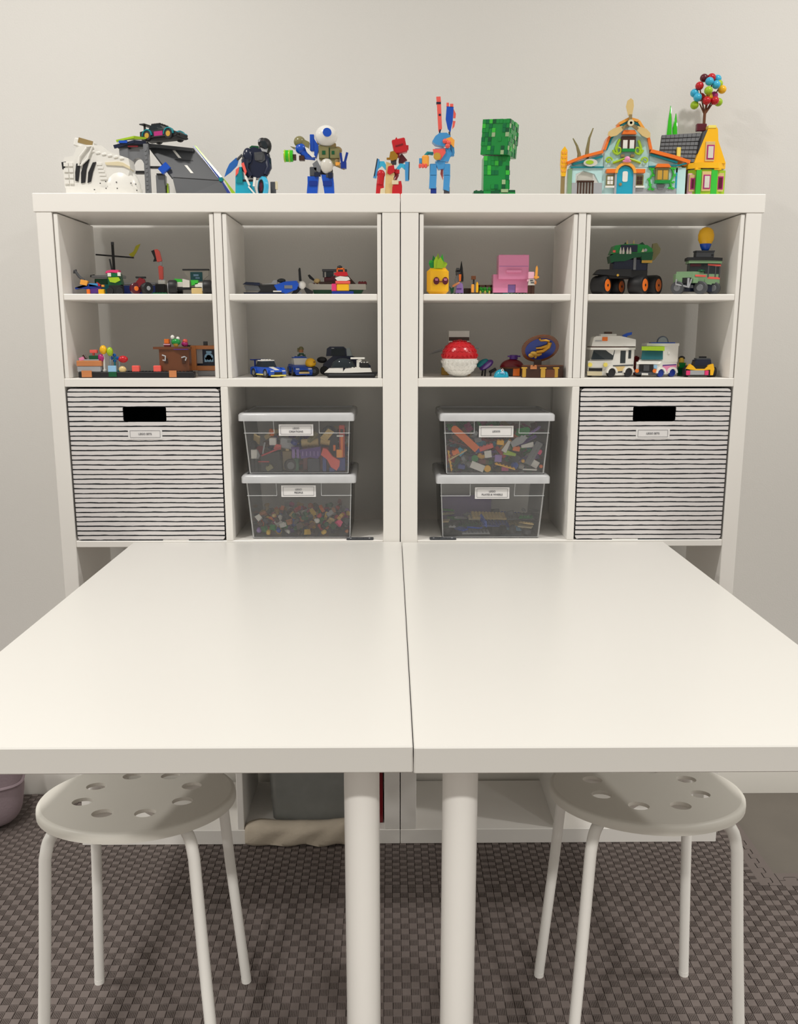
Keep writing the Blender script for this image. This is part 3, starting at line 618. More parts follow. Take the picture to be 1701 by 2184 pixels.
for k, v in mottled(GC, -95, 95, 670, g-50, -6, 5, 8).items(): t.p('colour_tile', k, T(J(*v), (1440,55,0), (0,0,90)), par=col_)
cube = t.p('cube', 'green', T(bx(-138,138,-168,168,-138,138,5), (1352,60,492), (0,-4,-26)))
for k, v in mottled(GC, -138, 138, -168, 168, -143, 8, 8).items(): t.p('colour_tile', k, T(J(*v), (1352,60,492), (0,-4,-26)), par=cube)
for k, v in mottled(GC, -138, 138, -168, 168, -143, 8, 8).items(): t.p('colour_tile', k, T(T(J(*v), rot=(0,0,90)), (1352,60,492), (0,-4,-26)), par=cube)
bs = t.p('base', 'dgreen', bx(1095,1345,g-75,g,-70,170,4), bx(1300,1500,g-85,g,-60,170,4), bx(1480,1562,g-36,g,-40,120,4))
t.p('base_tile', 'sand', bx(1360,1430,g-92,g-50,-66,-40)); t.p('base_tile', 'green', bx(1190,1260,g-70,g-20,-76,-66), bx(1345,1500,g-60,g-6,-66,-58)); t.p('base_studs', 'dgreen', studs(1100,1190,-60,140,g-75,36,-1), studs(1510,1560,-30,110,g-36,36,-1))

# toy stable
t = Toy('toy_stable', 'pale aqua toy stable with orange roof edges and a teal arched door', 'toy house', 'D', 680, 0.083, ZT); g = t.g
zg = g
t.p('ground_plate', 'lgrey', bx(150,1235,g-8,g,-60,100)); 
t.p('front_wall', 'aqua', pr([(465,g-8),(465,930),(1225,930),(1225,g-8)], -10, 40)); t.p('left_wing', 'aqua', pr([(200,925),(465,925),(465,g-8),(440,g-8),(440,1060),(400,990),(300,960),(230,990),(225,g-8),(190,g-8)], -20, 20)); t.p('wing_gable', 'aqua', pr([(170,925),(200,890),(470,808),(480,925)], 0, 40))
t.p('middle_gable', 'aqua', pr([(485,925),(485,770),(510,680),(560,610),(620,540),(690,505),(760,530),(830,610),(860,680),(885,780),(885,925)], -6, 60))
t.p('right_gable', 'aqua', pr([(890,925),(890,800),(1150,895),(1150,925)], 0, 60)); t.p('side_wall', 'aqua', hx([(1150,-10,915),(1222,110,900),(1222,110,g-8),(1150,-10,g-8)], (-14,0,0)))
def edge(n, m, pts, w, y0, y1, **k): return t.p(n, m, *[dash(*a, *b, w, y0, y1) for a, b in zip(pts, pts[1:])], **k)
edge('roof_edge', 'orange', [(150,895),(290,838),(465,792)], 26, -40, 90); edge('roof_edge', 'orange', [(480,775),(512,672),(600,560)], 22, -30, 90); edge('roof_edge', 'lorange', [(600,545),(690,498),(770,520),(862,650)], 24, -30, 90); edge('roof_edge', 'orange', [(860,640),(895,770)], 24, -30, 90); edge('roof_edge', 'orange', [(892,785),(1110,840),(1250,885)], 30, -40, 100)
edge('roof_trim', 'teal', [(200,905),(465,832)], 16, -28, 0); edge('roof_trim', 'teal', [(498,775),(540,670),(620,560),(690,520),(770,545),(850,660)], 14, -24, 0); edge('roof_trim', 'teal', [(895,815),(1140,885)], 16, -28, 0); edge('roof_trim', 'teal', [(180,932),(480,930)], 12, -34, -16); edge('roof_trim', 'teal', [(880,925),(1150,912),(1222,895)], 12, -34, -16)
d_ = t.p('door', 'turq', pr([(598,g-8),(598,1000)]+[(672-74*math.cos(R(a)), 1000-78*math.sin(R(a))) for a in range(15,166,15)]+[(746,1000),(746,g-8)], -34, -8)); t.p('door_window', 'white', pr(rrect(648,695,968,1062,14), -38, -33), par=d_); t.p('door_knocker', 'dtan', cy((632,-38,1085), 14, 8, 'y', 12), par=d_)
t.p('door_arch', 'lorange', pr([(672-96*math.cos(R(a)), 985-96*math.sin(R(a))) for a in range(0,181,12)]+[(672+72*math.cos(R(a)), 985-72*math.sin(R(a))) for a in range(0,181,12)], -52, -8)); t.p('arch_flower', 'pink', el((678,-60,862), (26,20,24)), el((676,-56,880),(40,14,12)), ang=50); t.p('door_frame', 'lgrey', bx(578,598,985,g-8,-40,-8), bx(746,770,985,g-8,-40,-8))
for x0, x1, z0, z1, top in ((505,575,1000,1095,1), (770,842,1000,1095,1)):
    w_ = t.p('window', 'olive', bx(x0,x1,z0,z1,-30,-8)); t.p('pane', 'white' if x0 < 600 else 'dbrown', *[bx(x0+10+i*27,x0+33+i*27,z0+14+j*38,z0+46+j*38,-34,-29) for i in (0,1) for j in (0,1)], par=w_); t.p('awning', 'orange', bx(x0-5,x1+6,948,985,-52,-8), par=w_); t.p('sill', 'white', bx(x0-8,x1+10,z1+2,z1+20,-40,-8), par=w_)
w_ = t.p('window', 'olive', bx(945,1065,935,1062,-46,-8)); t.p('pane', 'gold', bx(960,1000,960,1045,-50,-45), bx(1012,1052,960,1045,-50,-45), par=w_); t.p('awning', 'orange', pr([(935,935),(950,905),(1050,905),(1075,935)], -66, -8), par=w_); t.p('flower_box', 'green', bx(935,1075,1050,1080,-66,-30), par=w_); t.p('window_bracket', 'grey', pr([(960,1085),(1040,1085),(1020,1130),(975,1130)], -40, -8), par=w_)
w_ = t.p('window', 'dbrown', bx(625,755,655,790,-30,-6)); t.p('pane', 'white', bx(640,680,690,765,-34,-29), bx(700,740,690,765,-34,-29), par=w_); t.p('awning', 'orange', pr([(625,640),(640,605),(735,605),(755,640)], -50, -6), par=w_); t.p('flower_box', 'green', bx(632,748,768,795,-44,-28), par=w_); t.p('window_bracket', 'dtan', bx(628,660,815,840,-30,-6), bx(715,750,815,840,-30,-6), par=w_)
t.p('side_window', 'turq', hx([(1145,-16,975),(1192,62,960),(1192,62,1135),(1145,-16,1140)], (-10,0,0)))
def curl(cx, cz, r, s, q=1): return tu([(cx+s*r*(1-i/22)*math.cos(R(i*22)), -22, cz-q*r*(1-i/22)*math.sin(R(i*22))) for i in range(18)], r*.26, 7, r*.14)
t.p('vine_curl', 'lime', curl(520,870,34,1), curl(848,870,34,-1), curl(600,775,44,-1,-1), curl(780,775,44,1,-1), tu([(560,-20,890),(620,-22,870),(670,-24,850)], 12, 6), tu([(810,-20,890),(760,-22,870),(690,-24,850)], 12, 6), tu([(598,-20,820),(580,-22,760),(610,-22,680)], 12, 6), tu([(790,-20,820),(806,-22,760),(780,-22,690)], 12, 6))
t.p('wall_ivy', 'bgreen', tu([(905,-18,935),(925,-22,985),(895,-18,1040),(915,-22,1130)], 9, 6), tu([(1095,-18,930),(1115,-22,1000),(1085,-18,1060),(1100,-22,1120)], 9, 6), *[pr([(x-18,z),(x,z-12),(x+18,z),(x,z+12)], -28, -14) for x, z in ((900,940),(925,945),(930,1000),(890,1035),(905,1085),(900,1125),(930,1128),(1090,935),(1118,940),(1120,1000),(1080,1060),(1112,1062),(1080,1115),(1110,1118))])
t.p('sign', 'offwhite', pr([(355+62*math.cos(R(a)), 893+34*math.sin(R(a))) for a in range(0,360,20)], -46, -20)); t.p('sign_art', 'lime', pr([(345+36*math.cos(R(a)), 890+18*math.sin(R(a))) for a in range(0,360,30)], -50, -45))
t.p('porch_curtain', 'offwhite', pr([(245,1060),(255,1000),(290,968),(385,968),(392,1060)], 0, 40)); t.p('porch_rail', 'dbrown', *[bx(245+i*27,257+i*27,1055,g-8,-30,-18) for i in range(6)], bx(240,395,1050,1066,-34,-16)); t.p('rail_panel', 'white', bx(248,390,1066,g-8,-16,-10)); t.p('stone_base', 'lgrey', bx(196,245,1070,g-8,-28,-18), bx(395,470,1070,g-8,-28,-18), bx(770,1145,1118,g-8,-18,-8)); t.p('post', 'sgreen', bx(160,196,940,g-8,-30,30))
pp = t.p('propeller', 'dtan', cy((690,-60,550), 28, 34, 'y', 16), bx(676,704,470,540,-58,-46), dash(690,550,620,592,26,-58,-46), dash(690,550,760,600,26,-58,-46), cy((690,-30,550), 14, 60, 'y', 8))
t.p('hub_ring', 'cream', lathe((690,-78,550), [(26,-6),(30,0),(26,6),(12,6),(12,-6)], 'y', 16), par=pp)
for a in (8, 128, 248): t.p('blade', 'tan', T(pr([(690-16,480),(690-34,400),(690-20,350),(700,330),(722,350),(726,400),(690+18,480)], -56, -48), rot=(0,a,0) if False else (0,-a+8 if a != 8 else 4,0), about=(690,-52,550)), par=pp)

t = Toy('toy_wheat_stalk', 'yellow toy wheat stalk at the left end of the stable', 'toy plant', 'D', 118, 0.085, ZT); g = t.g
t.p('stem', 'dtan', bx(102,136,1000,g,-16,16)); t.p('ear', 'yellow', pr([(95,780),(124,742),(150,780),(152,900),(140,1010),(104,1010),(92,900)], -20, 20)); t.p('grains', 'lorange', *[T(bx(x-8,x+8,z-14,z+14,-26,-18,4), rot=(0,18*s,0), about=(x,0,z)) for z in range(800,990,40) for x, s in ((108,1),(136,-1))])
for lab, pts, base in (('short curved green toy horn blade on the stable roof, left one', [(275,30,860),(272,30,800),(250,30,730),(212,30,662)], 826), ('tall curved green toy horn blade on the stable roof, right one', [(342,30,850),(346,30,760),(360,30,660),(392,30,570)], 806)):
    t = Toy('toy_horn_blade', lab, 'toy plant', 'D', pts[0][0], 0.083+.012, 0, 'green horn blades on the toy stable', base=base+10); t.p('blade', 'olive', tu([(a, 0, b) for a, _, b in pts], 22, 10, 5)); t.p('socket', 'dgreen', cy((pts[0][0],0,pts[0][2]-14), 24, 20))
t = Toy('toy_grass_spikes', 'two tall clear-green toy spikes standing behind the stable roof', 'toy plant', 'D', 1075, 0.185, ZT); g = t.g
t.p('spike', 'tgreen', lathe((1052,0,0), [(26,g),(42,820),(40,720),(22,520),(4,385)], 'z', 16)); t.p('spike', 'tgreen', lathe((1106,10,0), [(26,g),(40,820),(36,680),(22,540),(4,450)], 'z', 16)); t.p('socket', 'dgreen', bx(1020,1140,g-40,g-.5,-34,44))

# yellow house and the coloured balls
t = Toy('toy_yellow_house', 'small yellow toy house with a green lower storey and dark shingle roof', 'toy house', 'D', 1400, 0.134, ZT); g = t.g
t.p('ground_floor', 'lime', pr([(1240,-10),(1330,-62),(1470,-62),(1580,-6),(1580,110),(1240,110)], 955, g, 'z')); t.p('pink_wing', 'pink', bx(1500,1588,960,g,10,120)); t.p('tan_wing', 'lpink', bx(1238,1300,985,g,-34,90))
t.p('cornice', 'yellow', pr([(1235,-20),(1320,-78),(1490,-78),(1570,-20),(1570,120),(1235,120)], 895, 945, 'z')); t.p('corbel', 'yellow', bx(1285,1335,940,962,-70,-40), bx(1455,1520,940,962,-70,-40))
t.p('gable', 'yellow', pr([(1275,900),(1385,590),(1400,575),(1450,572),(1470,600),(1480,700),(1560,900)], -54, 30)); t.p('gable_cap', 'lyellow', bx(1382,1452,566,592,-60,30))
for x0, x1, z0, z1, y in ((1368,1450,710,885,-56), (1350,1430,975,1150,-64), (1490,1555,985,1150,-36), (1245,1300,1000,1150,-36)):
    w_ = t.p('window_frame', 'tan', bx(x0,x1,z0,z1,y-8,y+6)); t.p('window_trim', 'magenta', bx(x0+12,x1-4,z0+30,z1-18,y-12,y-4), par=w_); t.p('pane', 'offwhite' if x0 in (1368,1350) else 'maroon', bx(x0+22,x1-14,z0+42,z1-28,y-16,y-10), par=w_)
t.p('ivy_edge', 'bgreen', bx(1300,1345,955,g-10,-68,-50), bx(1435,1490,955,g-10,-66,-50))
rf = t.p('roof', 'dgrey', hx([(1005,60,630),(1345,30,615),(1290,-20,890),(975,20,870)], (0,16,14)))
for j in range(7):
    f0 = j/7; nseg = 9
    for i in range(nseg):
        def rp(u, v, l): 
            a = [(1005,60,630),(1345,30,615),(1290,-20,890),(975,20,870)]; q = [a[0][m]*(1-u)*(1-v)+a[1][m]*u*(1-v)+a[2][m]*u*v+a[3][m]*(1-u)*v for m in range(3)]; return (q[0], q[1]-l, q[2])
        u0, u1 = (i+.04)/nseg, (i+.96)/nseg
        t.p('shingle', 'dgrey', hx([rp(u0,f0,5),rp(u1,f0,5),rp(u1,f0+.13,12),rp(u0,f0+.13,12)], (0,6,2)), par=rf)
t.p('gable_back', 'dgrey', pr([(1290,890),(1345,620),(1382,600),(1300,890)], -48, 20)); t.p('chimney', 'maroon', bx(1300,1392,535,604,10,50,6)); t.p('porch_post', 'lyellow', bx(1130,1165,750,835,-10,20)); t.p('side_wall', 'dbrown', bx(1235,1262,945,g,-10,110)); t.p('back_wall', 'olive', bx(1010,1262,880,g,70,110))
CHZ = t.zs+(g-530)*t.kz
t = Toy('coloured_ball_tree', 'toy tree of small red, blue, green and yellow balls behind the yellow house', 'toy tree', 'D', 1358, 0.196, ZT); g = t.g
t.p('trunk', 'dbrown', bx(1318,1398,g-14,g,-40,40), cy((1358,0,(540+g-14)/2), 14, g-14-540, 'z', 12)); t.p('upper_trunk', 'brown', cy((1358,0,480), 13, 130)); hub = t.p('branches', 'brown', *[tu([(1358,0,462),(x,y,z)], 8, 6, 5) for x, y, z in ((1300,-20,370),(1330,30,310),(1362,-40,280),(1390,20,300),(1430,-20,350),(1300,0,230),(1410,0,170),(1470,0,230))])
for x, z, y, m in ((1340,140,20,'maroon'),(1402,138,10,'red'),(1460,145,30,'azure'),(1295,215,-6,'red'),(1368,186,-44,'azure'),(1432,212,-36,'azure'),(1474,190,24,'lime'),(1500,244,0,'yellow'),(1262,270,20,'azure'),(1360,268,-56,'lime'),(1280,318,-20,'azure'),(1354,352,-46,'red'),(1428,350,-40,'red'),(1476,352,6,'lime'),(1268,376,16,'lime'),(1400,300,30,'yellow'),(1330,300,40,'red'),(1440,290,30,'magenta')):
    t.p('ball', m, el((x,y,z), 37, 14, 10), par=hub, ang=60)

# ---- upper shelves: first cube
ZC = ZI
t = Toy('toy_boat', 'long white, green and blue toy boat with a black crossed mast', 'toy boat', 'E1', 800, 0.165, ZC); g = t.g
t.p('hull', 'dblue', pr([(370,600),(1060,600),(1040,g),(400,g)], -60, 60)); t.p('deck', 'lgrey', bx(360,690,492,520,-64,64), bx(650,1030,568,590,-64,64)); t.p('side_plate', 'dgreen', bx(390,530,530,600,-66,60), bx(430,520,560,620,-70,-60)); t.p('stern', 'teal', bx(470,540,590,g-30,-76,-60))
m_ = t.p('mast', 'black', bx(572,596,150,500,-12,12)); t.p('cross_bar', 'black', dash(402,272,800,304,16,-10,8), par=m_); t.p('mast_lever', 'dgrey', dash(548,318,566,440,14,-18,-4), par=m_); t.p('mast_tip', 'dgrey', cy((584,0,155), 16, 30), par=m_)
t.p('flag', 'tyellow', pr([(750,270),(800,240),(830,180),(878,158),(858,200),(830,250),(790,305)], -6, 4)); t.p('pipe', 'dgrey', tu([(335,0,510),(335,0,495),(370,0,488),(375,0,510)], 10, 8))
t = Toy('toy_crane_arm', 'upright red toy crane arm with a black claw behind the racing car', 'toy crane', 'E1', 1080, 0.105, ZC); g = t.g
t.p('base', 'black', bx(1020,1130,585,g,-50,50)); t.p('turntable', 'white', bx(1050,1125,540,586,-36,36)); t.p('lower_arm', 'coral', pr([(1056,400),(1075,385),(1104,400),(1100,545),(1062,545)], -18, 18)); t.p('elbow', 'lgrey', bx(1068,1096,345,392,-12,12)); t.p('upper_arm', 'coral', pr([(1025,220),(1055,215),(1078,240),(1096,340),(1048,350)], -18, 18)); t.p('claw', 'black', pr([(990,235),(1025,220),(1046,340),(1005,345),(1020,310)], -14, 14)); t.p('studs', 'lblue', studs(1060,1120,-30,30,540,30,-1))
t = Toy('toy_plane', 'small blue and purple toy plane with a yellow block tail', 'toy plane', 'E1', 310, 0.06, ZC); g = t.g
t.p('wing', 'dblue', hx([(160,-20,620),(300,-20,580),(440,-20,610),(300,-20,640)], (0,90,0)), hx([(160,-20,620),(300,-20,580),(300,-20,604),(165,-20,640)], (0,90,0))); t.p('fuselage', 'mblue', bx(310,405,575,612,-20,20)); t.p('belly', 'purple', pr([(300,628),(440,622),(420,g-20),(310,g-10)], -18, 20)); t.p('tail_block', 'lorange', T(bx(220,298,540,595,-24,24), rot=(0,-12,0), about=(258,0,568))); t.p('tail_rod', 'dgrey', tu([(165,0,438),(205,0,500),(255,0,545)], 14, 8, 18), tu([(155,0,470),(160,0,440),(185,0,434)], 10, 6)); t.p('nose', 'red', pr([(392,560),(430,590),(425,615),(390,600)], -16, 16)); t.p('wheel_block', 'yellow', bx(412,476,638,g,-40,0)); t.p('wheel_block', 'orange', bx(288,322,638,g,-40,-6)); t.p('pilot', 'lorange', bx(440,470,590,612,-14,14))
t = Toy('toy_truck', 'tiny green and black toy truck with a red cap roof', 'toy truck', 'E1', 590, 0.05, ZC); g = t.g
t.p('chassis', 'black', bx(525,660,588,g,-40,70)); t.p('cab', 'dgreen', pr([(515,480),(645,470),(665,590),(520,600)], -36, 60)); t.p('roof', 'hotpink', pr([(500,470),(512,445),(560,434),(640,436),(638,468),(560,460)], -44, 50)); t.p('bumper_bar', 'lime', pr([(528,515),(640,512),(655,545),(600,572),(545,562)], -50, -34)); t.p('headlamp', 'white', bx(525,562,468,505,-54,-34)); t.p('headlamp', 'white', bx(630,662,460,500,-54,-34)); t.p('windscreen', 'pgreen', bx(562,630,470,508,-48,-34))
for x in (540, 640): t.p('wheel', 'black', cy((x,-44,g-36), 36, 24, 'y'))
t = Toy('toy_trike', 'small dark red toy trike with fat black wheels', 'toy motorbike', 'E1', 860, 0.045, ZC); g = t.g
t.p('front_wheel', 'maroon', T(wheel((0,0,0), 62, 40), (805,-20,g-62), (0,0,40))); t.p('rear_wheel', 'black', T(wheel((0,0,0), 66, 70), (915,10,g-66), (0,0,50))); t.p('hub', 'lgrey', T(cy((0,0,0), 24, 76, 'y'), (915,10,g-66), (0,0,50))); t.p('body', 'dred', pr([(800,580),(850,515),(900,530),(920,600),(830,620)], -20, 20)); t.p('handlebar', 'black', bx(808,915,502,522,-20,20,6)); t.p('wheel_spokes', 'orange', T(cy((0,0,0), 26, 44, 'y'), (805,-20,g-62), (0,0,40)))
t = Toy('toy_racing_car', 'white and green toy racing car with big silver-rimmed wheels', 'toy car', 'E1', 1370, 0.05, ZC); g = t.g
for x, y in ((1190,-10), (1555,-10), (1225,95), (1545,95)):
    w_ = t.p('wheel', 'black', T(wheel((0,0,0), 76, 88, 'x'), (x+10,y,g-78), (0,0,8))); t.p('rim', 'silver', T(cy((0,0,0), 48, 96, 'x'), (x+6,y,g-78), (0,0,8)), par=w_)
t.p('chassis', 'black', bx(1240,1510,612,640,-20,110)); t.p('nose', 'offwhite', pr([(1310,528),(1385,545),(1382,618),(1310,618)], -36, 70), bx(1245,1310,562,618,-20,60)); t.p('rear_body', 'white', bx(1435,1535,570,625,-20,60)); t.p('green_panel', 'bgreen', pr([(1215,525),(1300,530),(1300,565),(1240,575)], -10, 60), pr([(1395,540),(1470,540),(1470,580),(1400,600)], -20, 50)); t.p('floor_plate', 'tan', bx(1400,1520,625,g-6,-40,40))
t = Toy('toy_goal_sign', 'white toy billboard with a teal screen behind the racing car', 'toy sign', 'E1', 1455, 0.17, ZC); g = t.g
t.p('frame', 'offwhite', pr([(1315,430),(1585,430),(1580,490),(1520,540),(1520,g),(1395,g),(1395,545),(1355,500)], 0, 30)); t.p('screen', 'tteal', bx(1392,1518,455,555,-8,2)); t.p('screen_mark', 'lblue', bx(1425,1480,478,500,-12,-7), bx(1445,1490,510,525,-12,-7)); t.p('top_bar', 'dgrey', bx(1310,1590,422,438,-12,34))
t = Toy('toy_plate', 'flat dark green base plate under the crane arm', 'toy plate', 'E1', 1120, 0.04, ZC); g = t.g
t.p('plate', 'dgreen', bx(985,1140,g-14,g,-40,20)); t.p('studs', 'dgreen', studs(990,1135,-38,18,g-14,30,-1))

# ---- second cube
t = Toy('toy_propeller_plane', 'blue and black toy plane with a white nose and black propeller', 'toy plane', 'E2', 520, 0.085, ZC); g = t.g
t.p('fuselage', 'black', pr([(370,395),(560,390),(640,400),(640,g-12),(330,g-6),(385,450)], -50, 50)); t.p('cowling', 'blue', pr([(530,398),(640,360),(770,350),(790,385),(770,440),(640,g-10),(560,450)], -58, 58)); t.p('wing', 'navy', hx([(200,-60,388),(235,-60,362),(380,-60,370),(380,-60,402)], (0,200,0)), hx([(208,-80,g-28),(640,-80,g-22),(640,-80,g-4),(220,-80,g-4)], (0,240,0))); t.p('tail_plate', 'grey', pr([(208,400),(360,402),(390,450),(230,448)], -40, 40)); t.p('canopy', 'smoke', el((605,0,345), (46,34,24)), ang=60); t.p('top_plate', 'lgrey', pr([(380,385),(500,375),(520,345),(560,340),(560,380),(600,378),(600,388)], -30, 30), bx(650,780,340,356,-30,30)); t.p('side_badge', 'grey', bx(640,725,398,432,-64,-56)); t.p('wheel_strut', 'white', bx(520,608,455,470,-66,-30)); 
n_ = t.p('nose_cone', 'white', el((822,0,392), (42,42,44)), ang=60); t.p('blade', 'black', pr([(790,350),(786,230),(795,208),(808,212),(818,350)], -6, 8), par=n_); t.p('blade', 'black', pr([(850,410),(940,460),(930,g-10),(870,g-12),(840,430)], -6, 8), par=n_); t.p('blade', 'black', pr([(790,400),(735,450),(700,g-10),(760,g-12),(815,430)], -6, 8), par=n_); t.p('front_wheel', 'grey', cy((800,-20,g-20), 20, 16, 'y'))
t = Toy('toy_ferry', 'white-hulled toy boat with a maroon cabin and dark base', 'toy boat', 'E2', 1200, 0.13, ZC); g = t.g
t.p('hull', 'offwhite', pr([(895,385),(920,372),(960,385),(1500,385),(1505,445),(905,445)], -60, 70)); t.p('keel', 'dgreen', pr([(940,446),(1475,446),(1440,g),(960,g)], -54, 64)); t.p('cabin', 'maroon', bx(1060,1320,310,385,-30,60), pr([(1060,345),(1180,290),(1180,350)], -40, 40)); t.p('cabin_roof', 'dgrey', bx(1040,1300,225,250,-30,60), bx(1045,1060,225,310,-20,40)); t.p('cabin_window', 'smoke', bx(1080,1160,252,310,-20,-10)); t.p('deck_plate', 'dbrown', bx(1010,1150,360,386,-64,0), pr([(1310,290),(1400,385),(1330,385)], -20, 40)); t.p('bow_ornament', 'black', pr([(885,290),(905,280),(960,335),(945,350),(905,325)], -10, 10)); t.p('cargo', 'tan', el((985,-20,352), (36,30,28)), ang=50); t.p('stern_block', 'dred', bx(1420,1510,360,386,-40,50)); t.p('studs', 'dred', studs(1422,1508,-36,46,360,30,-1), studs(900,1000,-50,60,380,30,-1))
t = Toy('toy_kiosk', 'red, white and yellow stacked brick stand in front of the ferry', 'toy building', 'E2', 1245, 0.045, ZC); g = t.g
t.p('foot', 'dblue', bx(1140,1370,g-34,g,-50,60)); t.p('block', 'yellow', bx(1192,1322,378,g-34,-40,40)); t.p('band', 'coral', bx(1180,1335,350,380,-46,46)); t.p('counter', 'white', pr([(1175,320),(1230,300),(1320,310),(1335,335),(1300,350),(1200,350)], -46, 46)); t.p('roof', 'red', pr([(1160,275),(1200,255),(1300,255),(1315,290),(1290,300),(1190,298)], -46, 46)); t.p('handle', 'orange', J(bx(1192,1206,215,262,-10,10), bx(1262,1276,215,262,-10,10), bx(1192,1276,212,228,-10,10))); t.p('cap', 'black', el((1224,10,205), (28,24,22)), ang=50); t.p('side_brick', 'hotpink', bx(1138,1190,380,g-34,-40,20))
# ---- third cube
t = Toy('toy_pineapple', 'yellow toy pineapple with green leaves and dark red sunglasses', 'toy fruit', 'E3', 215, 0.05, ZC); g = t.g
b_ = t.p('body', 'yellow', bx(98,328,264,g,-70,100,36))
t.p('collar', 'lorange', bx(160,300,262,282,-40,70)); 
for i, (x, z, y, a, m) in enumerate(((215,105,0,0,'lime'),(262,112,-10,12,'bgreen'),(165,125,10,-14,'green'),(130,165,0,-34,'bgreen'),(300,190,0,28,'lime'),(190,140,-40,-6,'lime'),(245,150,-44,6,'lime'),(290,215,-30,40,'lime'),(140,200,-30,-36,'green'),(215,165,50,0,'bgreen'))):
    t.p('leaf', m, T(pr([(215-34,270),(215-28,190),(215,z),(215+28,190),(215+34,270)], y-6, y+6), ((x-215)*.45,0,0), (0,-a*.8,0), (215,y,270)))
gl = t.p('sunglasses', 'dred', tu([(228,-78,410),(258,-78,410)], 5, 6)); 
for x in (196, 290): t.p('lens', 'maroon', pr([(x+32*math.cos(R(a)), 402+40*math.sin(R(a))) for a in range(0,360,24)], -80, -72), par=gl); t.p('lens_glint', 'pink', bx(x-16,x+18,380,388,-83,-79), bx(x-12,x+16,394,400,-83,-79), par=gl)
t = Toy('toy_farm_plate', 'flat green toy base plate with crops and a fence', 'toy plate', 'E3', 770, 0.10, ZC); g = t.g
t.p('plate', 'pgreen', bx(335,1200,g-16,g,-90,130)); t.p('fence', 'brown', bx(640,800,440,462,30,50), *[bx(x,x+14,440,g-16,30,50) for x in (650,720,780)]); t.p('sunken_crops', 'bgreen', *[el((x,-10,488), (22,20,26)) for x in (675,715,765)], *[el((x,-40,510), (14,14,16)) for x in (690,740)], ang=50); t.p('sunken_crops', 'lyellow', *[bx(x,x+18,505,g-14,-60,-40) for x in (655,705,750)]); t.p('soil', 'dbrown', bx(495,570,475,g-16,20,70)); t.p('pond', 'navy', bx(805,900,g-24,g-14,-86,-50)); t.p('pond', 'teal', bx(895,955,g-24,g-14,-86,-50)); t.p('studs', 'pgreen', studs(960,1195,-86,-50,g-16,34,-1), studs(340,480,-86,-50,g-16,34,-1))
t = Toy('toy_wizard', 'purple and grey toy figure holding a tall dark spike', 'toy figure', 'E3', 440, 0.075, ZC, base=528); g = t.g
t.p('robe', 'lav', pr([(402,528),(418,430),(440,410),(478,430),(488,528)], -26, 26)); t.p('belt', 'purple', bx(414,466,478,490,-30,-24)); t.p('torso', 'grey', pr([(395,390),(410,345),(430,330),(440,405),(400,410)], -24, 24)); t.p('beard', 'orange', pr([(435,330),(462,330),(458,400),(440,408)], -34, -16)); t.p('head', 'dgrey', bx(405,455,285,340,-22,22)); t.p('hat', 'dgrey', pr([(400,300),(412,262),(440,262),(455,300)], -22, 22)); t.p('spike', 'black', lathe((465,10,0), [(22,405),(24,360),(14,260),(3,190)], 'z', 10)); t.p('arm', 'nougat', tu([(440,-20,420),(400,-40,440),(370,-40,460)], 12, 8)); t.p('bush', 'dgreen', pr([(335,455),(360,480),(390,450),(380,528),(355,528)], -30, -10))
t = Toy('toy_torch', 'two yellow posts and a brown torch on the green farm plate', 'toy torch', 'E3', 605, 0.066, ZC, base=530); 
t.p('post', 'lorange', bx(572,600,435,530,-20,20)); t.p('post', 'yellow', bx(622,646,425,530,-20,20)); t.p('torch', 'black', bx(588,606,380,440,-10,10)); t.p('torch_head', 'brown', bx(570,618,345,385,-18,18)); t.p('yellow_bud', 'yellow', cy((634,0,422), 8, 24)); t.p('foot_plate', 'dbrown', bx(560,655,522,530,-26,26))
t = Toy('toy_pink_block_house', 'pink brick house, a wide cube stacked on a box with a doorway', 'toy building', 'E3', 985, 0.085, ZC, base=524)
t.p('lower_box', 'pink', pr([(802,524),(802,330),(1168,330),(1168,524),(1042,524),(1042,438),(960,438),(960,524)], -20, 140)); t.p('doorway', 'lav', bx(962,1040,440,522,-6,4)); t.p('upper_block', 'pink', bx(850,1170,128,384,-70,110,4)); t.p('band', 'pink', bx(930,1092,288,314,-92,-68)); t.p('corner_studs', 'pink', cy((895,20,124), 12, 10), cy((1130,20,124), 12, 10)); t.p('seam', 'lav', bx(855,1165,246,249,-72,-68,0), par=None)
t = Toy('toy_minifigure', 'small pink-headed toy figure with an orange sword beside the pink house', 'toy figure', 'E3', 1210, 0.06, ZC); g = t.g
t.p('legs', 'dbrown', bx(1172,1206,445,g,-18,18), bx(1210,1244,445,g,-18,18)); t.p('torso', 'offwhite', pr([(1182,378),(1240,378),(1248,445),(1174,445)], -18, 18)); t.p('torso_pattern', 'dgrey', bx(1192,1222,390,402,-21,-17), bx(1200,1235,412,424,-21,-17)); t.p('head', 'lpink', bx(1174,1236,304,376,-26,26)); t.p('arm', 'nougat', tu([(1238,0,390),(1252,-14,410),(1248,-30,430)], 12, 8)); t.p('arm', 'lpink', tu([(1184,0,390),(1168,-10,395)], 12, 8)); sw = t.p('sword', 'lorange', pr([(1240,380),(1248,260),(1260,236),(1270,265),(1268,380)], -34, -26), bx(1232,1284,352,370,-38,-22))
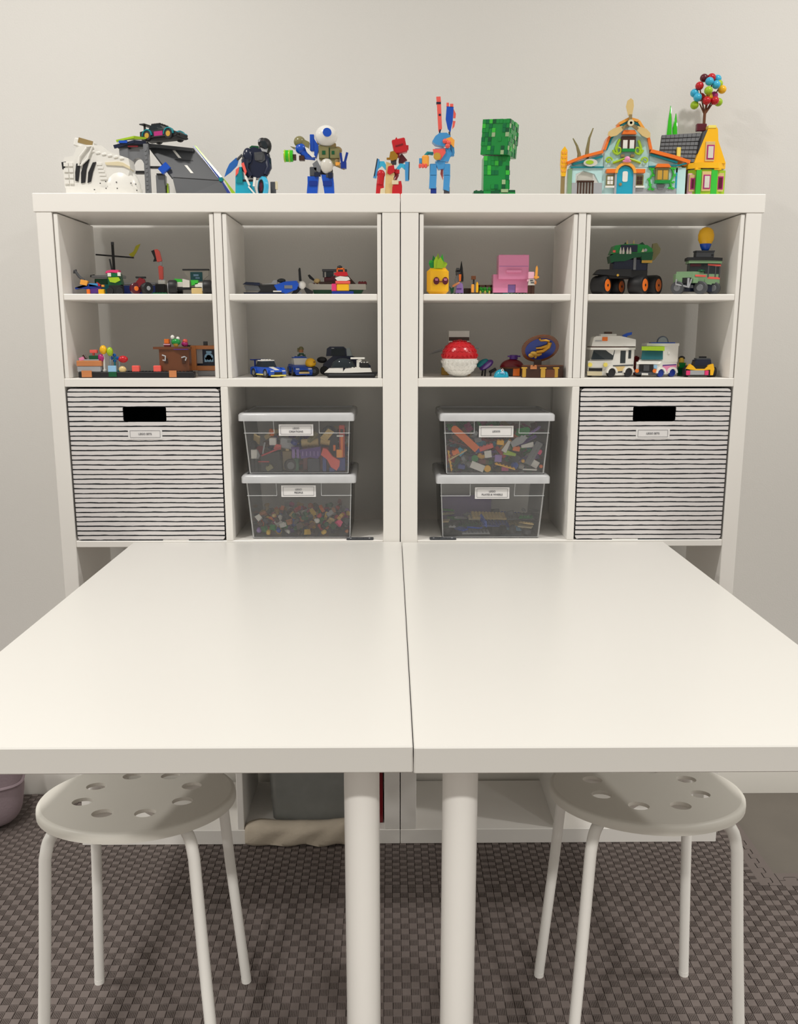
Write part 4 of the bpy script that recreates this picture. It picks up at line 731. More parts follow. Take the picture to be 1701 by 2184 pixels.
# ---- fourth cube
t = Toy('toy_monster_truck', 'green toothed monster truck with huge black and orange wheels', 'toy truck', 'E4', 460, 0.075, ZC); g = t.g
for x, y, r in ((185,-10,80), (365,150,76), (560,-10,82), (735,130,86)):
    w_ = t.p('wheel', 'black', T(wheel((0,0,0), r*1.22, 150, 'x', 28), (x,y,g-r*1.22), (0,0,-40))); t.p('hub', 'orange', T(cy((0,0,0), r*.82, 156, 'x', 20), (x,y,g-r*1.22), (0,0,-40)), par=w_); t.p('axle', 'black', T(cy((0,0,0), 14, 162, 'x', 10), (x,y,g-r*1.22), (0,0,-40)), par=w_)
t.p('chassis', 'black', bx(180,640,500,590,-40,130)); t.p('front_plate', 'black', hx([(108,-70,550),(150,-70,502),(470,-70,500),(470,-70,575)], (0,130,0))); t.p('engine_bay', 'navy', bx(290,640,390,520,-40,110)); t.p('pillar', 'grey', bx(492,518,380,505,-52,-38)); t.p('jaw', 'dgreen', pr([(248,370),(300,345),(560,340),(560,380),(500,385),(400,420),(300,425),(262,440)], -70, 60)); t.p('head', 'green', pr([(268,350),(300,265),(380,255),(480,250),(620,262),(672,300),(676,400),(600,440),(565,360)], -60, 110)); t.p('mouth', 'navy', bx(355,520,262,330,-66,-58)); t.p('cheek', 'dgreen', pr([(560,340),(680,330),(660,440),(570,440)], -66, 112)); t.p('cheek_trim', 'gold', bx(568,672,412,438,-70,-64))
for x in (352, 380, 420, 448): t.p('tooth', 'offwhite', lathe((x,-72,0), [(11,350),(12,325),(3,285)], 'z', 8))
for x in (435, 500): t.p('horn', 'tan', lathe((x,10,0), [(12,258),(9,235),(2,205)], 'z', 8))
t.p('eye_block', 'lgrey', cy((600,-66,312), 16, 14, 'y', 10)); t.p('eye_block', 'cream', pr([(560,330),(575,295),(588,330)], -72, -60)); t.p('nostril_block', 'coral', bx(278,304,312,335,-66,-58))
t.p('tail', 'olive', pr([(660,440),(700,360),(690,300),(695,240),(735,232),(775,290),(770,330),(720,400)], 20, 50)); t.p('top_fin', 'dgreen', pr([(400,258),(420,225),(455,258)], 20, 50), pr([(540,255),(590,225),(620,255)], 20, 50)); t.p('bumper_stud', 'gold', cy((335,-72,560), 12, 10, 'y'))
t = Toy('toy_jeep', 'sand green toy jeep with pink trim and a dark roof rack', 'toy car', 'E4', 1160, 0.045, ZC); g = t.g
for x, y in ((950,-40), (1165,-80), (1330,20)):
    w_ = t.p('wheel', 'dgrey', T(wheel((0,0,0), 66, 60), (x,y,g-66), (0,0,-34))); t.p('hub', 'grey', T(cy((0,0,0), 34, 66, 'y'), (x,y,g-66), (0,0,-34)), par=w_)
t.p('body', 'sgreen', pr([(920,-50),(1070,-100),(1380,0),(1370,120),(1090,130),(930,60)], 545, 640, 'z')); t.p('bonnet', 'sgreen', pr([(925,-46),(1075,-92),(1200,-44),(1120,60),(960,40)], 524, 550, 'z')); t.p('grille', 'black', hx([(940,-56,585),(1060,-98,585),(1060,-98,640),(940,-56,640)], (2,8,0))); t.p('bull_bar', 'lgrey', tu([(925,-62,600),(920,-64,650),(1040,-106,680),(1060,-106,600)], 9, 8), bx(1020,1040,590,680,-112,-98)); t.p('bumper', 'dgrey', hx([(930,-70,650),(1080,-112,660),(1080,-112,690),(935,-70,680)], (4,16,0))); t.p('fender', 'sgreen', bx(1075,1125,590,640,-112,-80)); t.p('pink_trim', 'coral', hx([(1100,-96,555),(1222,-52,558),(1222,-52,576),(1100,-96,574)], (0,8,0)), hx([(1240,-46,572),(1380,-2,575),(1380,-2,596),(1240,-46,594)], (0,8,0)), hx([(1235,-46,445),(1382,-2,448),(1382,-2,468),(1235,-46,462)], (0,8,0))); t.p('cabin', 'smoke', pr([(1062,-30),(1235,-46),(1378,0),(1370,110),(1075,100)], 440, 548, 'z')); t.p('door_frame', 'dgrey', hx([(1236,-48,462),(1252,-44,462),(1252,-44,580),(1236,-48,580)], (0,10,0)), hx([(1318,-22,466),(1332,-18,466),(1332,-18,575),(1318,-22,575)], (0,10,0)), hx([(1364,-8,462),(1380,-2,462),(1380,-2,580),(1364,-8,580)], (0,10,0))); t.p('cab_front', 'maroon', bx(1064,1200,445,470,-40,-26)); t.p('roof', 'sgreen', pr([(1040,-60),(1240,-66),(1390,-6),(1385,120),(1060,110)], 412, 440, 'z')); t.p('roof_rack', 'black', pr([(1020,-66),(1240,-74),(1390,-12),(1385,124),(1050,114)], 382, 412, 'z')); t.p('sill', 'sgreen', hx([(1210,-60,600),(1290,-34,604),(1290,-34,652),(1210,-60,646)], (0,10,0))); t.p('underbody', 'navy', pr([(1000,-40),(1340,0),(1330,110),(1010,90)], 640, g-30, 'z')); t.p('spotlight', 'dgreen', el((1170,-50,515), (40,26,14)), ang=50)
JZ = t.zs+(t.g-382)*t.kz
t = Toy('toy_case', 'small dark grey box on the roof rack of the jeep', 'toy box', 'E4', 1232, 0.05, JZ+.0004); t.p('box', 'dgrey', bx(1142,1322,318,t.g,-30,60)); t.p('lid', 'dgrey', bx(1138,1326,308,322,-34,64)); t.p('latch', 'black', bx(1295,1312,345,360,-36,-28)); cz = t.zs+(t.g-308)*t.kz
t = Toy('toy_peg_figure', 'plain round yellow and blue peg figure standing on the grey box', 'toy figure', 'E4', 1243, 0.053, cz+.0004); g = t.g
t.p('peg_top', 'yellow', lathe((1243,0,0), [(56,240),(76,200),(78,150),(66,105),(40,80),(6,72)], 'z', 22), ang=60); t.p('peg_base', 'blue', lathe((1243,0,0), [(30,g),(36,300),(52,262),(57,240)], 'z', 22), ang=60)

# ---- lower shelves: first cube
ZD = ZS1
t = Toy('toy_train_plate', 'long black toy track plate with studs and coral bricks', 'toy plate', 'F1', 760, 0.036, ZD); g = t.g
t.p('plate', 'black', bx(196,1345,488,g,-50,60)); t.p('studs', 'black', studs(660,1330,-46,56,488,36,-1)); t.p('end_wheel', 'black', cy((1330,-40,g-28), 28, 30, 'y'))
for x in (765, 980): t.p('coral_brick', 'coral', bx(x-36,x+38,425,488,-40,20)); 
t.p('brown_brick', 'nougat', bx(232,332,474,g-6,-60,-48)); t.p('brown_brick', 'nougat', bx(1104,1178,474,g-6,-60,-48)); t.p('blue_brick', 'lblue', bx(496,576,425,488,-52,-28)); t.p('teal_brick', 'dgreen', bx(500,580,488,g-10,-58,-48)); t.p('rock', 'tan', el((632,-24,466), (40,24,36), 8, 6))
PZ = t.zs+(t.g-488)*t.kz
t = Toy('toy_wagon', 'nougat and grey toy wagon carrying pink and dark toy pieces', 'toy wagon', 'F1', 305, 0.035, PZ+.0003); g = t.g
t.p('tub', 'lgrey', bx(182,415,430,g,-46,60)); t.p('upper_tub', 'nougat', bx(178,425,375,430,-50,64)); t.p('lid', 'lgrey', bx(250,400,362,376,-40,50)); t.p('load', 'magenta', el((410,0,350), (34,30,40)), ang=50); t.p('load', 'dgreen', bx(300,390,325,364,-30,30)); t.p('load', 'coral', bx(310,380,268,300,-24,20), bx(330,350,296,330,-10,10)); t.p('load', 'pink', pr([(195,350),(240,335),(255,370),(200,376)], -20, 20)); t.p('load', 'dbrown', T(bx(236,262,316,366,-10,10), rot=(0,30,0), about=(250,0,340)))
for lab, m, x, z, r, zb in (('yellow', 'yellow', 440, 268, (36,36,46), 488), ('lime green', 'lime', 505, 286, (32,32,46), 488), ('red', 'red', 634, 362, (48,36,36), 488)):
    t = Toy('toy_balloon', lab+' toy balloon on a clear stick beside the nougat wagon', 'toy balloon', 'F1', x-(0 if m != 'red' else 40), 0.036, PZ+.0003, 'toy balloons on sticks'); g = t.g
    t.p('balloon', m, el((x,0,z), r, 16, 12), ang=60); t.p('stick', 'white' if m == 'yellow' else 'clear', tu([(x,0,z+r[2]-4),(t.cx,0,g)] if m != 'red' else [(x-40,0,z),(t.cx,0,z+20),(t.cx,0,g)], 10, 8)); t.p('foot', 'teal' if m != 'yellow' else 'white', cy((t.cx,0,g-10), 22, 20))
t = Toy('toy_blue_flower', 'small clear blue toy flower between the green and red balloons', 'toy plant', 'F1', 548, 0.042, PZ+.0003); g = t.g
t.p('stem', 'teal', cy((548,0,(340+g)/2), 9, g-340)); t.p('petal', 'tblue', *[el((548+28*math.cos(R(a)), 0, 350+28*math.sin(R(a))), (18,10,18), 10, 6) for a in range(0,360,90)], ang=50)
t = Toy('toy_crate', 'tall brown toy crate with a flat lid', 'toy box', 'F1', 1150, 0.042, PZ+.0003); g = t.g
t.p('body', 'brown', pr([(1005,-30),(1160,-56),(1300,-20),(1300,90),(1005,90)], 262, g, 'z')); t.p('lid', 'brown', pr([(950,-40),(1160,-66),(1310,-24),(1306,96),(980,96)], 238, 262, 'z')); t.p('rim', 'purple', bx(1160,1300,258,266,-66,-20)) ; t.p('hook', 'silver', tu([(1040,-44,320),(1075,-58,330),(1070,-58,375),(1045,-44,370)], 7, 6)); t.p('hook', 'silver', tu([(1230,-42,345),(1262,-46,335),(1278,-36,345),(1265,-42,375)], 7, 6)); t.p('hook_block', 'dbrown', bx(1060,1095,355,400,-50,-36), bx(1235,1265,360,405,-48,-30))
CZ = t.zs+(t.g-238)*t.kz
t = Toy('toy_flower_pot', 'green toy plant with white flowers on the brown crate', 'toy plant', 'F1', 1160, .036, CZ+.0004); g = t.g
t.p('leaf', 'green', el((1160,0,188), (48,32,34)), ang=50); t.p('pot', 'gold', lathe((1160,0,0), [(18,g),(32,205)], 'z', 12)); t.p('flower', 'white', el((1128,0,140), (20,18,22)), ang=50); t.p('flower', 'white', el((1180,6,152), (18,16,18)), ang=50)
t = Toy('toy_brick_stack', 'stack of red and orange bricks on the brown crate', 'toy bricks', 'F1', 1078, .047, CZ+.0004); g = t.g
t.p('brick', 'dred', bx(1042,1106,205,g,-24,24)); t.p('brick', 'orange', bx(1046,1096,158,204,-22,22)); t.p('band', 'lpink', bx(1040,1108,208,218,-28,-20))
t = Toy('toy_pink_flower', 'round pink toy flower at the right end of the brown crate', 'toy plant', 'F1', 1246, .048, CZ+.0004); g = t.g
t.p('bloom', 'magenta', el((1248,0,208), (34,28,28)), ang=50); t.p('petal', 'coral', el((1254,-6,178), (26,22,22)), ang=50); t.p('foot', 'dgreen', cy((1248,0,(225+g)/2), 16, g-225))
t = Toy('toy_television', 'brown framed toy box with a dark blue picture behind glass', 'toy box', 'F1', 1450, 0.105, ZD); g = t.g
t.p('frame', 'nougat', bx(1318,1372,225,475,-20,90), bx(1372,1600,225,262,-20,90), bx(1372,1600,428,475,-20,90)); t.p('picture', 'navy', bx(1374,1600,264,426,20,30)); t.p('white_strip', 'lgrey', bx(1374,1432,264,405,10,18)); t.p('motif', 'lblue', lathe((1495,12,345), [(40,-4),(46,0),(40,4),(26,4),(26,-4)], 'y', 18), bx(1450,1475,345,390,8,16), bx(1515,1540,345,390,8,16), bx(1470,1525,280,300,8,16)); t.p('base', 'lgrey', bx(1380,1590,475,g,-10,80)); t.p('knob', 'dgrey', bx(1442,1482,185,226,20,50)); t.p('side_post', 'black', bx(1278,1316,222,g,0,60))

# ---- second cube
car('toy_race_car', 'blue toy race car with white bonnet stripe and yellow bumper', 'toy car', 572, 0.055, ZD, 0.088, 0.046, 0.038, R(-52), dict(b='blue', w='smoke', t='white', st='white', bp='lyellow', sk='lyellow', h='grey', sp='dblue', r=.0095, hl='white'))
t_ = car('toy_police_car', 'blue toy police car with a white windscreen band', 'toy car', 640, 0.125, ZD, 0.082, 0.046, 0.043, R(-72), dict(b='blue', w='white', t='blue', bp='blue', gr='black', h='grey', r=.0095, hl='white'))
text('roof_lettering', 'POLICE', 0.0085, t_, (-0.004, 0, 0.043*.985+.0018), (0,0,R(90)), 'white')
ob('number_plate', bx(.0415, .0435, .006, .010, -.012, .012), 'tan', t_)
t = Toy('toy_minifigure', 'small dark green toy figure standing behind the police car', 'toy figure', 'F2', 765, 0.195, ZD); g = t.g
t.p('legs', 'dbrown', bx(738,766,330,g,-18,18), bx(770,798,330,g,-18,18)); t.p('torso', 'dgreen', pr([(742,218),(792,218),(802,330),(734,330)], -18, 18)); t.p('shirt', 'lgrey', pr([(755,235),(782,235),(770,268)], -22, -17)); t.p('head', 'nougat', cy((765,0,190), 24, 44)); t.p('hair', 'olive', dm((765,0,182), (30,30,34)), bx(725,745,165,205,-10,20)); t.p('arm', 'dgreen', tu([(796,0,235),(812,0,290),(800,-16,320)], 12, 8)); t.p('arm', 'dgreen', tu([(738,0,235),(724,0,285),(736,-14,315)], 12, 8))
t = Toy('toy_yellow_ball', 'round yellow toy dome standing right of the police car', 'toy', 'F2', 860, 0.105, ZD); g = t.g
t.p('dome', 'yellow', el((862,10,325), (58,54,54), 18, 12), ang=60); t.p('stand', 'blue', lathe((862,10,0), [(40,g),(36,g-30),(18,380),(24,366)], 'z', 14)); t.p('rivet', 'brown', cy((905,-30,312), 8, 12, 'y')); t.p('tyre', 'black', wheel((905,-24,g-52), 50, 44)); t.p('tyre_hub', 'dgrey', cy((905,-30,g-52), 22, 40, 'y'))
t = Toy('toy_spaceship', 'dark navy toy vehicle with a tall clear canopy behind the speedboat', 'toy vehicle', 'F2', 1150, 0.15, ZD); g = t.g
t.p('hull', 'navy', pr([(1000,330),(1100,250),(1310,250),(1400,300),(1470,g-60),(1440,g),(1010,g),(985,400)], -30, 110)); t.p('cabin', 'navy', pr([(1030,250),(1040,170),(1070,150),(1215,150),(1245,175),(1250,250)], -20, 90)); t.p('window', 'smoke', pr([(1085,245),(1090,170),(1225,168),(1235,245)], -28, -19)); t.p('windscreen', 'clear', hx([(1245,-20,170),(1280,-20,160),(1310,-20,250),(1250,-20,250)], (0,100,0))); t.p('pod', 'black', el((985,-10,290), (54,40,34)), ang=60); t.p('side_wheel', 'black', wheel((1010,-30,g-50), 46, 40)); t.p('tag', 'lgrey', bx(1090,1118,164,172,-31,-27))
t = Toy('toy_speedboat', 'white and black toy speedboat with a smoky dome', 'toy boat', 'F2', 1300, 0.026, ZD); g = t.g
t.p('hull', 'black', pr([(1015,430),(1578,420),(1545,g),(1060,g),(1020,450)], -60, 90)); t.p('hull_band', 'dgrey', bx(1060,1540,442,452,-66,-58)); t.p('deck', 'white', pr([(1010,425),(1060,380),(1210,372),(1210,428)], -54, 84), pr([(1200,428),(1235,380),(1320,372),(1500,375),(1515,418)], -58, 84)); t.p('dome', 'smoke', dm((1210,10,372), (130,70,100)), ang=60); t.p('wing_post', 'white', bx(1352,1384,290,374,-14,14), bx(1290,1440,264,282,-30,40), pr([(1350,300),(1390,270),(1410,300),(1380,320)], -20, 20)); t.p('engine', 'black', bx(1390,1480,320,374,-30,60)); t.p('studs', 'white', studs(1220,1400,-50,20,374,34,-1), studs(1390,1480,-30,60,320,34,-1)); t.p('stern_fin', 'navy', pr([(1440,300),(1500,350),(1510,420),(1470,420)], 20, 50))

# ---- third cube, lower shelf
t = Toy('toy_white_bird_block', 'white block bird with flat wing plates behind the red and white ball', 'toy animal', 'F3', 440, 0.15, ZD); g = t.g
t.p('block', 'white', bx(325,545,85,330,-40,140,4)); t.p('dark_band', 'dbrown', bx(328,542,150,188,-44,-38)); t.p('wing', 'lgrey', hx([(120,-60,325),(170,-60,295),(268,-20,262),(262,-20,285)], (0,60,14))); t.p('wing', 'lgrey', hx([(600,-30,245),(648,-30,258),(648,-30,272),(600,-30,262)], (0,60,4))); t.p('foot', 'gold', bx(252,335,470,g,-30,20)); t.p('foot', 'gold', bx(480,560,470,g,-30,20)); t.p('body', 'white', bx(330,540,330,470,-30,130,4))
t = Toy('toy_studded_ball', 'round studded ball, red on top and white below', 'toy ball', 'F3', 445, 0.062, ZD); g = t.g
zc = 375; rb = g-zc
t.p('lower_half', 'white', lathe((445,0,0), [(rb*.30,g),(rb*.62,zc+rb*.80),(rb*.84,zc+rb*.56),(rb*.95,zc+rb*.30),(rb*.97,zc)], 'z', 28), ang=60)
t.p('upper_half', 'red', lathe((445,0,0), [(rb*.97,zc),(rb*.95,zc-rb*.30),(rb*.84,zc-rb*.56),(rb*.62,zc-rb*.80),(rb*.25,zc-rb*.97),(2,zc-rb)], 'z', 28), ang=60)
def ball_studs(s):
    out = []
    for la in (8, 22, 36, 50, 64, 78):
        nn = max(4, int(26*math.cos(R(la))))
        for i in range(nn):
            a = 2*PI*i/nn+la; k = math.cos(R(la)); 
            out.append(T(lathe((0,0,0), [(15,rb*.96),(15,rb*.96+15)] , 'z', 7), (445,0,zc), (90-la if s > 0 else 90+la, 0, math.degrees(a))))
    return J(*out)
def keep(q): return ([(a, b, min(c, g)) for a, b, c in q[0]], q[1])
t.p('studs', 'red', keep(ball_studs(-1)) if False else ball_studs(1) if False else J(*[T(lathe((0,0,0), [(16,rb*.93),(16,rb*.93+18)], 'z', 7), (445,0,zc), (180-la2, 0, az)) for la2, nn in ((80,26),(64,24),(49,20),(34,15),(19,9),(3,3)) for az in [360*i/nn+la2 for i in range(nn)]]))
t.p('studs', 'white', keep(J(*[T(lathe((0,0,0), [(16,rb*.93),(16,rb*.93+18)], 'z', 7), (445,0,zc), (la2, 0, az)) for la2, nn in ((80,26),(64,24),(49,20),(36,15)) for az in [360*i/nn+la2 for i in range(nn)]])))
t = Toy('toy_beetle', 'purple and teal toy beetle beside the studded ball', 'toy animal', 'F3', 735, 0.10, ZD); g = t.g
t.p('shell', 'purple', T(el((0,0,0), (86,60,42)), (730,0,445), (0,32,0)), ang=60); t.p('shell_side', 'teal', T(el((0,0,0), (70,40,36)), (690,-10,425), (0,32,0)), ang=60); t.p('wing_case', 'lav', T(el((0,0,0), (60,30,18)), (735,-44,450), (0,38,0)), ang=60); t.p('head', 'black', T(bx(-40,40,-16,16,-18,18), (800,0,505), (0,30,0))); t.p('leg', 'black', tu([(720,-20,480),(715,-30,g)], 9, 6)); t.p('leg', 'black', tu([(700,30,470),(690,40,g)], 9, 6)); t.p('leg', 'black', tu([(780,-10,500),(775,-30,g)], 9, 6))
t = Toy('toy_blue_creature', 'small turquoise rounded toy creature in front of the dark red pot', 'toy animal', 'F3', 890, 0.045, ZD); g = t.g
t.p('body', 'turq', dm((885,0,g), (72,60,82)), dm((940,-20,g), (28,34,60)), ang=60); t.p('eye', 'white', el((898,-52,500), (14,8,18)), ang=60); t.p('spot', 'black', el((900,-60,495), (6,5,9)), ang=60); t.p('belly_patch', 'lblue', el((898,-50,525), (26,14,10)), ang=60)
t = Toy('toy_pot', 'dark red rounded toy pot with a purple knob', 'toy pot', 'F3', 1010, 0.10, ZD); g = t.g
t.p('dome', 'dred', dm((1005,0,472), (130,90,92)), ang=60); t.p('knob', 'purple', cy((1020,0,362), 44, 46), bx(956,1090,345,360,-20,20)); t.p('base', 'black', lathe((1005,0,0), [(100,g),(112,g-40),(116,472)], 'z', 20)); t.p('door', 'orange', bx(1002,1072,476,556,-118,-100)); t.p('rim', 'brown', lathe((1005,0,472), [(120,8),(132,0),(120,-8)], 'z', 24))
t = Toy('toy_treasure_chest', 'brown oval toy chest with its lid raised, gold figure on dark blue', 'toy box', 'F3', 1330, 0.036, ZD); g = t.g
def oval(cx, cy_, a, b, n=32): return [(cx+a*math.cos(2*PI*i/n), cy_+b*math.sin(2*PI*i/n)) for i in range(n)]
t.p('box', 'dbrown', pr(oval(1330,10,228,120), 455, g, 'z')); t.p('box_rim', 'brown', pr(oval(1332,10,222,116), 445, 458, 'z'))
M_ = dict(rot=(-22,-14,4), about=(0,0,0), loc=(1305,40,270))
l_ = t.p('lid', 'brown', T(pr([(p[0]*1.0+p[1]*-.32, p[1]) for p in oval(0,0,180,160)], -14, 22), **M_), ang=50); t.p('lid_inlay', 'dblue', T(pr([(p[0]+p[1]*-.32, p[1]) for p in oval(0,0,148,128)], -20, -12), **M_), par=l_)
t.p('emblem_mane', 'pearl_gold', T(J(tu([(60,-26,-110),(20,-30,-112),(-30,-30,-96),(-52,-28,-110)], 12, 8), tu([(68,-26,-100),(72,-30,-50),(30,-34,10),(-30,-30,40)], 26, 10, 20), tu([(60,-26,-60),(0,-34,-20),(-50,-28,0)], 20, 8, 10)), **M_), par=l_, ang=60); t.p('emblem_body', 'gold', T(J(el((-34,-30,62), (56,14,26)), el((-70,-28,92), (34,12,24)), el((10,-28,50), (24,12,18)), el((-20,-28,96), (14,10,18))), **M_), par=l_, ang=60)
for x, y, rz in ((1135,-40,30), (1318,-108,4), (1455,-88,-18)): t.p('gold_strap', 'gold', T(bx(-24,24,470,g-2,-14,10,6), (x,y,0), (0,0,-rz)), T(bx(-34,34,466,482,-16,12,4), (x,y,0), (0,0,-rz)))
t.p('front_panel', 'brown', bx(1345,1440,490,g-4,-120,-104)); t.p('hinge', 'nougat', bx(1185,1252,455,485,-104,-90), cy((1198,-100,450), 12, 14), cy((1238,-100,450), 12, 14)); t.p('hinge_post', 'dbrown', bx(1250,1330,380,450,70,110))

# ---- fourth cube, lower shelf
def van(t, g, C):
    pass
t = Toy('toy_camper_van', 'white toy camper van with a raised roof and yellow round lamps', 'toy van', 'F4', 330, 0.055, ZD); g = t.g
front = [(95,-40),(335,-76)]; 
t.p('body', 'white', pr([(100,-34),(340,-70),(585,20),(580,150),(130,150)], 390, g-18, 'z')); t.p('cab', 'white', pr([(345,-66),(585,18),(580,148),(150,148),(150,-20)], 272, 392, 'z')); t.p('bonnet', 'white', hx([(105,-36,405),(338,-72,405),(362,-40,370),(130,0,370)], (20,60,0)))
t.p('windscreen', 'smoke', hx([(128,-40,375),(345,-72,375),(365,-62,278),(152,-32,278)], (2,12,0))); t.p('roof_line', 'dbrown', pr([(120,-50),(360,-84),(592,16),(586,152),(126,152)], 240, 252, 'z')); t.p('roof_lip', 'white', pr([(116,-54),(362,-88),(596,14),(590,154),(122,154)], 252, 274, 'z'))
t.p('roof_pod', 'white', hx([(130,-40,240),(355,-74,240),(585,18,240),(580,140,240)], (0,0,-2)), pr([(130,240),(150,150),(180,136),(420,134),(582,170),(584,240)], -30, 120)); t.p('roof_hatch', 'white', bx(225,390,115,136,0,80)); t.p('hatch_lid', 'dbrown', bx(272,345,92,112,10,60)); t.p('roof_emblem', 'orange', bx(236,290,145,185,-38,-30)); t.p('emblem_line', 'lgrey', bx(165,230,180,188,-36,-30)); t.p('surfboard_clip', 'blue', pr([(455,125),(500,105),(548,95),(545,122),(500,135),(490,168),(470,165)], 0, 40))
for x, y in ((118,-48), (272,-70)): t.p('lamp', 'lyellow', cy((x,y,428), 22, 16, 'y', 14))
t.p('grille', 'black', hx([(108,-44,462),(242,-66,462),(242,-66,492),(108,-44,490)], (1,8,0))); t.p('number_plate', 'lpink', hx([(138,-52,505),(202,-62,505),(202,-62,528),(138,-52,528)], (1,6,0))); t.p('bumper', 'cream', hx([(92,-46,495),(240,-70,498),(240,-70,g-16),(95,-46,g-16)], (2,14,0)))
def sidep(x, f=1.0): return -64+(x-345)*84/240
t.p('side_window', 'smoke', hx([(430,sidep(430)-6,285),(488,sidep(488)-6,285),(488,sidep(488)-6,412),(430,sidep(430)-6,412)], (0,6,0))); t.p('side_window', 'smoke', hx([(520,sidep(520)-6,280),(550,sidep(550)-6,280),(550,sidep(550)-6,365),(520,sidep(520)-6,365)], (0,6,0))); t.p('side_band', 'dgrey', hx([(350,sidep(350)-5,432),(580,sidep(580)-5,428),(580,sidep(580)-5,440),(350,sidep(350)-5,446)], (0,6,0))); t.p('side_panel', 'tan', hx([(362,sidep(362)-5,448),(485,sidep(485)-5,444),(485,sidep(485)-5,490),(362,sidep(362)-5,498)], (0,6,0))); t.p('sill', 'dgrey', hx([(360,sidep(360)-5,500),(490,sidep(490)-5,492),(490,sidep(490)-5,508),(360,sidep(360)-5,514)], (0,6,0)))
for x in (330, 520):
    w_ = t.p('wheel', 'black', T(wheel((0,0,0), 46, 44), (x,sidep(x)+4,g-46), (0,0,20))); t.p('wheel_arch', 'white', T(pr(arc(0,0,66,180,360,12)+arc(0,0,48,360,180,12), -26, 10), (x,sidep(x)-4,g-46), (0,0,20)), par=w_)
t.p('wheel', 'black', wheel((130,10,g-40), 40, 40, 'x'))
t = Toy('toy_ice_cream_van', 'white and pink toy van with a lime visor and teal windows', 'toy van', 'F4', 800, 0.06, ZD); g = t.g
def sp2(x): return -62+(x-810)*90/220
t.p('body', 'white', pr([(600,-30),(810,-64),(1035,26),(1030,140),(640,140)], 400, g-26, 'z')); t.p('cabin', 'white', pr([(875,-40),(1040,24),(1034,138),(700,138),(720,-10)], 215, 402, 'z')); t.p('roof', 'white', pr([(868,-50),(1046,20),(1040,142),(690,142),(700,-20)], 210, 236, 'z')); t.p('roof_band', 'lime', hx([(930,sp2(930)+12,252),(1040,sp2(1040)-2,246),(1040,sp2(1040)-2,256),(930,sp2(930)+12,262)], (0,8,0))); t.p('roof_top', 'blue', pr([(750,0),(1000,10),(1000,120),(760,120)], 200, 212, 'z')); t.p('dome', 'clear', dm((880,50,200), (62,50,66)), ang=60)
t.p('windscreen', 'tteal', hx([(645,-30,375),(860,-62,375),(860,-50,285),(655,-22,285)], (2,12,0))); t.p('driver', 'lblue', bx(688,738,290,375,-16,10)); t.p('visor', 'lime', hx([(640,-50,240),(865,-84,240),(865,-84,285),(640,-50,280)], (6,40,0))); t.p('bonnet', 'white', hx([(600,-40,420),(830,-74,420),(870,-40,375),(640,-6,375)], (10,70,0)))
t.p('grille', 'black', hx([(622,-52,425),(762,-74,425),(762,-74,500),(622,-52,500)], (2,10,0))); t.p('grille_badge', 'dgrey', hx([(665,-64,430),(722,-73,430),(722,-73,490),(665,-64,490)], (1,4,0))); t.p('bumper', 'dgrey', hx([(585,-50,498),(805,-84,505),(805,-84,g-20),(590,-50,g-26)], (4,20,0))); t.p('number_plate', 'white', hx([(648,-70,512),(712,-80,514),(712,-80,534),(648,-70,532)], (1,6,0)))
for x, y in ((602,-54), (775,-82)): t.p('indicator', 'orange', cy((x,y,490), 20, 14, 'y', 12))
t.p('headlight', 'lblue', bx(768,800,430,465,-80,-66)); t.p('side_panel', 'pink', hx([(868,sp2(868)-5,438),(1030,sp2(1030)-5,430),(1030,sp2(1030)-5,490),(868,sp2(868)-5,505)], (0,7,0))); t.p('side_stripe', 'purple', hx([(868,sp2(868)-6,430),(1030,sp2(1030)-6,424),(1030,sp2(1030)-6,434),(868,sp2(868)-6,442)], (0,7,0))); t.p('mirror', 'white', bx(915,940,296,318,-30,-6))
for x0, x1 in ((935,968), (978,1005)): t.p('side_window', 'teal', hx([(x0,sp2(x0)+4,290),(x1,sp2(x1)+4,280),(x1,sp2(x1)+4,410),(x0,sp2(x0)+4,400)], (0,10,0)))
for x in (840, 975):
    w_ = t.p('wheel', 'dblue', T(wheel((0,0,0), 40, 40), (x,sp2(x)+4,g-40), (0,0,20))); t.p('wheel_arch', 'white', T(pr(arc(0,0,62,180,360,12)+arc(0,0,42,360,180,12), -26, 10), (x,sp2(x)-4,g-40), (0,0,20)), par=w_)
t.p('wheel', 'black', wheel((640,10,g-38), 38, 40, 'x'))
t = Toy('toy_minifigure', 'toy figure with a yellow head and green box between two vehicles', 'toy figure', 'F4', 1075, 0.10, ZD); g = t.g
t.p('legs', 'dgreen', bx(1040,1112,460,g,-20,20)); t.p('torso', 'green', bx(1042,1110,408,462,-22,22)); t.p('head', 'skin', cy((1072,0,382), 28, 50)); t.p('hair', 'black', dm((1075,4,368), (34,32,30))); t.p('arm', 'tan', tu([(1045,0,415),(1034,-20,445)], 12, 8)); t.p('arm', 'tan', tu([(1108,0,412),(1122,-14,440)], 12, 8))
t = Toy('toy_red_brick', 'small dark red brick between the two toy vans', 'toy brick', 'F4', 606, 0.12, ZD); g = t.g; t.p('brick', 'dred', bx(582,632,346,g,-20,40)); t.p('studs', 'dred', studs(584,630,-18,38,346,34,-1))
t = Toy('toy_formula_car', 'yellow and black toy racing car with pink lamps', 'toy car', 'F4', 1260, 0.05, ZD); g = t.g
